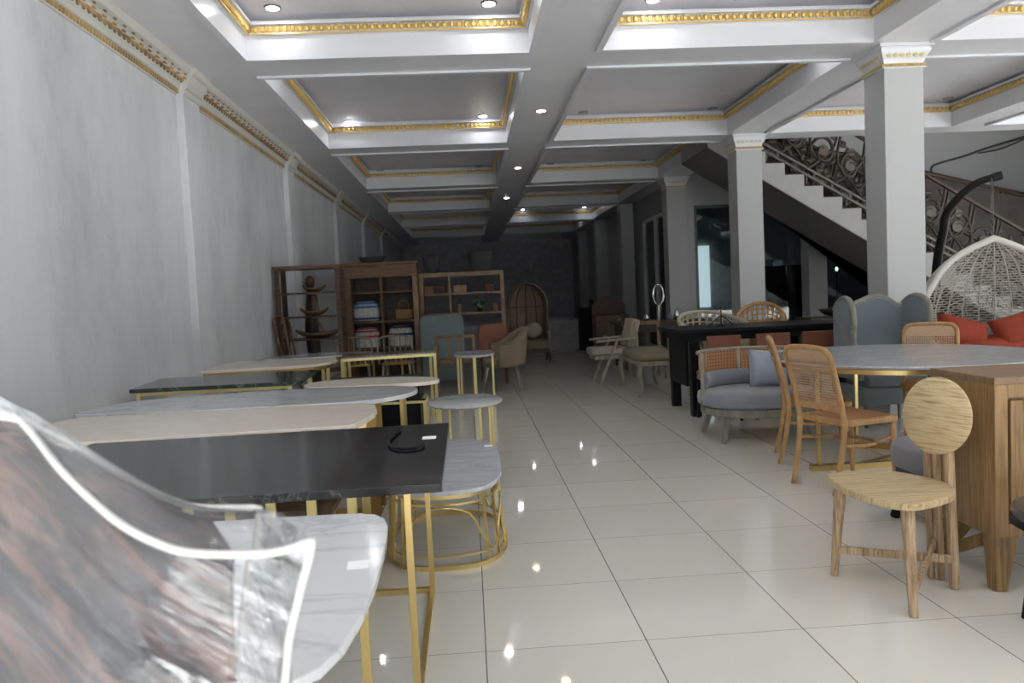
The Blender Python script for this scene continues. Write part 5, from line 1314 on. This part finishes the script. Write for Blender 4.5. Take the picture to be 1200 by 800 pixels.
# rust sofa behind
t = thing('leather_sofa', 'dark rust leather sofa back seen low between wide shelf and hooded chair', 'sofa', (0.30, 11.45, 0))
link('backrest', MB().prismxz([(a, b) for a, b in rrect(-0.18, 0.26, 0.40, 0.90, 0.10)], -0.06, 0.06), M_rust, t, bevel=0.02)
link('seat', MB().prism(rrect(-0.18, 0.26, 0.05, 0.28, 0.04), 0.25, 0.45), M_rust, t, bevel=0.02)
for x in (-0.14, 0.22):
    for y in (0.0, 0.24): link('leg', MB().bar((x, y, 0.4 if y < 0.1 else 0.26), (x, y, 0), 0.035), M_brownw, t)
# hooded porter chair
t = thing('hooded_chair', 'hooded beige porter chair with brown ribs and nailed wooden frame, standing in the back', 'chair', (1.12, 14.75, 0))
rx = 0.39
def hood(u, v):
    th = PI * u   # left -> right over back
    if v < 0.62: z = 0.42 + v / 0.62 * 0.66; k = 1.0
    else:
        q = (v - 0.62) / 0.38 * PI / 2; z = 1.08 + 0.44 * math.sin(q); k = max(0.02, math.cos(q))
    return (-rx * k * math.cos(th), 0.30 * k * math.sin(th) + 0.0 * k, z)
link('hood', MB().grid(hood, 28, 24), M_beige, t, smooth=True, solid=0.03)
for i in range(0, 7):
    P = [Vector(hood(i / 6, v / 24)) * 1.0 for v in range(25)]
    P = [Vector((p.x * 0.965, p.y * 0.95 - 0.005, p.z - 0.01)) for p in P]
    link('rib', MB().tube(P, 0.012, n=6), M_brownw, t, smooth=True)
link('crossbar', MB().tube([Vector(hood(u / 20, 0.60)) * 0.97 + Vector((0, 0, 0.035)) for u in range(21)], 0.012, n=6), M_brownw, t, smooth=True)
link('seat', MB().prism(rrect(-0.36, 0.36, -0.32, 0.22, 0.05), 0.26, 0.44), M_beige, t, bevel=0.03)
link('seat_rail', MB().prism(rrect(-0.38, 0.38, -0.34, 0.24, 0.05), 0.20, 0.258), M_brownw, t, bevel=0.005)
for s in (-1, 1):
    link('arm', MB().prism(rrect(s * 0.37 - 0.04, s * 0.37 + 0.04, -0.32, 0.05, 0.03), 0.44, 0.60), M_beige, t, bevel=0.02)
    for y in (-0.30, 0.2): link('leg', MB().tube([(s * 0.35, y, 0.22), (s * 0.37, y * 1.05, 0.1), (s * 0.35, y, 0)], (0.028, 0.018), n=8), M_brownw, t, smooth=True)
tw = link('round_cushion', MB().lathe([(0.02, -0.06), (0.12, -0.055), (0.165, 0), (0.12, 0.055), (0.02, 0.06)], n=28), M_beige2, None, smooth=True)
tw.location = (1.22, 14.68, 0.62); tw.rotation_euler = (R(78), 0, R(10)); tag(tw, 'round beige cushion standing on the seat of the hooded chair', 'cushion')

# ------------------------------------------------------------------ foreground chair in clear plastic
fc = thing('wrapped_chair', 'reddish-brown chair wrapped in crinkled clear plastic with white piping, in the left foreground', 'chair', (-0.55, 0.82, 0))
p1 = [(-0.551, 1.194), (-0.503, 1.175), (-0.471, 1.156), (-0.432, 1.127), (-0.392, 1.101), (-0.360, 1.082), (-0.327, 1.072), (-0.261, 1.068)]
p1d = [(-0.261, 1.068), (-0.271, 1.014), (-0.281, 0.99), (-0.302, 0.856), (-0.33, 0.60)]
p2 = [(-0.527, 0.920, 1.187), (-0.512, 0.910, 1.176), (-0.497, 0.900, 1.163), (-0.460, 0.870, 1.136), (-0.416, 0.840, 1.109), (-0.374, 0.810, 1.089), (-0.334, 0.790, 1.074), (-0.295, 0.780, 1.063), (-0.234, 0.780, 1.057), (-0.201, 0.78, 1.059), (-0.171, 0.78, 1.067)]
p2d = [(-0.171, 1.067), (-0.177, 1.044), (-0.192, 0.996), (-0.208, 0.921), (-0.24, 0.62)]
YA, YBk = 0.78, 0.92
far = [Vector((a, YBk, b)) for a, b in p1]; near = [Vector(q_) for q_ in p2]
far = [Vector((-1.05, YBk, 1.20)), Vector((-0.75, YBk, 1.215))] + far
near = [Vector((-1.05, YBk - 0.001, 1.20)), Vector((-0.75, YBk - 0.001, 1.214)), Vector((-0.60, YBk - 0.001, 1.203))] + near
farD = [Vector((a, YBk, b)) for a, b in p1d]; nearD = [Vector((a, YA, b)) for a, b in p2d]
farS = catmull(far, 6); nearS = catmull(near, 6)
link('piping', MB().tube(farS + catmull(farD, 3)[1:], 0.0042, n=8), M_cord, fc, world=True, smooth=True)
link('piping', MB().tube(catmull([Vector(q_) for q_ in p2], 6) + catmull(nearD, 3)[1:], 0.0042, n=8), M_cord, fc, world=True, smooth=True)
def resample(P, n):
    P = [Vector(p) for p in P]; d = [0]
    for a, b in zip(P, P[1:]): d.append(d[-1] + (b - a).length)
    out = []
    for i in range(n + 1):
        s_ = d[-1] * i / n; k = 0
        while k < len(d) - 2 and d[k + 1] < s_: k += 1
        f = (s_ - d[k]) / max(1e-9, d[k + 1] - d[k]); out.append(P[k].lerp(P[k + 1], min(1, f)))
    return out
nF = resample(farS, 40); nN = resample(nearS, 40)
rnd = random.Random(11)
# plastic film: top gusset, side gusset, near face
def puff(u, v, amp): return amp * math.sin(PI * v)
link('film', MB().grid(lambda u, v: nF[int(round(u * 40))].lerp(nN[int(round(u * 40))], v) + Vector((0, 0, puff(u, v, 0.030 * min(1, 3 * (1 - u) + 0.35)))), 40, 8), M_film, fc, world=True, smooth=True)
gF = resample(catmull(farD, 3), 12); gN = resample(catmull(nearD, 3), 12)
link('film', MB().grid(lambda u, v: gF[int(round(u * 12))].lerp(gN[int(round(u * 12))], v) + Vector((puff(u, v, 0.006), 0, 0)), 12, 6), M_film, fc, world=True, smooth=True)
def face(u, v, inset=0.0):
    p = nN[int(round(u * 40))]
    zb_ = 0.55; yb_ = 0.80
    x = p.x + (-1.05 + 0.81 * u - p.x) * v * 0.35 if u > 0.0 else p.x
    if u == 1.0: x = gN[min(12, int(round(v * 12)))].x
    f = 1 - (1 - v) ** 1.6
    y = p.y + (yb_ - p.y) * f
    taper = min(1, 4.0 * (1 - u))
    y -= (0.075 * math.sin(PI * min(1, v * 1.25)) + 0.010 * math.sin(11 * u + 15 * v) * min(1, 5 * v)) * taper
    z = p.z + (zb_ - p.z) * v
    return Vector((x, y + inset, z))
link('film', MB().grid(lambda u, v: face(u, v), 40, 24), M_film, fc, world=True, smooth=True)
# the leather back inside the film, following the same bulge
def hide(u, v):
    q = face(u * 0.92, v, 0.022); w_ = nF[int(round(u * 0.92 * 40))]
    q.x = min(q.x, -0.258 - 0.02 * v)
    q.z = q.z - 0.016 * (1 - v)
    return q
link('backrest', MB().grid(hide, 34, 22), M_hide, fc, world=True, smooth=True, solid=0.02)
def hidetop(u, v):
    a = nF[int(round(u * 0.92 * 40))]; b = hide(u, 0)
    q = Vector((a.x, a.y, a.z - 0.02)).lerp(b, v); q.x = min(q.x, -0.276 + 0.018 * v); return q
link('back_top', MB().grid(hidetop, 34, 5), M_hide, fc, world=True, smooth=True, solid=0.02)
def hideback(u, v):
    a = hidetop(u, 0); return Vector((a.x, a.y + 0.004, a.z + (0.5 - a.z) * v))
link('back_panel', MB().grid(hideback, 34, 4), M_hide, fc, world=True, smooth=True, solid=0.015)
link('seat', MB().prism(rrect(-1.02, -0.42, 0.36, 0.83, 0.05), 0.40, 0.50), M_hide, fc, world=True, bevel=0.02)
for x in (-0.98, -0.46):
    for y in (0.42, 0.85): link('leg', MB().bar((x, y, 0.45), (x, y, 0), 0.04, 0.04), M_brownw, fc, world=True)

# ------------------------------------------------------------------ light and camera
w = bpy.data.worlds.new('sky'); scene.world = w; w.use_nodes = True
nt = w.node_tree; bg = nt.nodes['Background']
tc = N(nt, 'ShaderNodeTexCoord'); sp = N(nt, 'ShaderNodeSeparateXYZ'); nt.links.new(tc.outputs['Generated'], sp.inputs[0])
cr = ramp(nt, sp.outputs['Z'], [(0.0, (0.30, 0.30, 0.30)), (0.02, (0.40, 0.41, 0.42)), (0.22, (0.5, 0.52, 0.55)), (0.45, (0.93, 0.96, 1.0)), (1.0, (0.90, 0.95, 1.0))])
nt.links.new(cr, bg.inputs['Color']); bg.inputs['Strength'].default_value = 1.2
sl = bpy.data.lights.new('sun', 'SUN'); sl.energy = 30.0; sl.angle = R(2); sl.color = (0.96, 0.98, 1.0)
so = bpy.data.objects.new('sun', sl); COL.objects.link(so); so.rotation_euler = Vector((0.12, -0.16, 1.0)).to_track_quat('Z', 'Y').to_euler()
lp = bpy.data.lights.new('street_opening', 'AREA'); lp.shape = 'RECTANGLE'; lp.size = XR - XL; lp.size_y = ZC; lp.cycles.is_portal = True
lo = bpy.data.objects.new('street_opening', lp); COL.objects.link(lo); lo.location = ((XR + XL) / 2, YF - 0.25, ZC / 2); lo.rotation_euler = (R(90), 0, 0)

lp = bpy.data.lights.new('side_opening', 'AREA'); lp.shape = 'RECTANGLE'; lp.size = 3.3; lp.size_y = YSO - YF; lp.cycles.is_portal = True
lo = bpy.data.objects.new('side_opening', lp); COL.objects.link(lo); lo.location = (XR + 0.25, (YSO + YF) / 2, 1.65); lo.rotation_euler = (0, R(90), 0)

f_, yaw, pitch, roll = 900.0, 0.05407, 0.06012, 0.04666
cam = bpy.data.cameras.new('camera'); co = bpy.data.objects.new('camera', cam); COL.objects.link(co); scene.camera = co
cam.sensor_width = 36; cam.lens = 36 * f_ / 1200; cam.clip_start = 0.05; cam.clip_end = 200
fwd = Vector((math.sin(yaw) * math.cos(pitch), math.cos(yaw) * math.cos(pitch), -math.sin(pitch)))
rt = Vector((math.cos(yaw), -math.sin(yaw), 0)); up = rt.cross(fwd)
r2 = rt * math.cos(roll) - up * math.sin(roll); u2 = rt * math.sin(roll) + up * math.cos(roll)
mtx = Matrix((r2, u2, -fwd)).transposed().to_4x4(); mtx.translation = (0, 0, H)
co.matrix_world = mtx
cam.dof.use_dof = True; cam.dof.focus_distance = 4.2; cam.dof.aperture_fstop = 5.0
scene.view_settings.view_transform = 'Standard'; scene.view_settings.look = 'None'; scene.view_settings.gamma = 1.0
scene.view_settings.use_curve_mapping = False; scene.view_settings.exposure = 0.58
scene.cycles.max_bounces = 8; scene.cycles.diffuse_bounces = 6; scene.cycles.glossy_bounces = 4; scene.cycles.transparent_max_bounces = 16
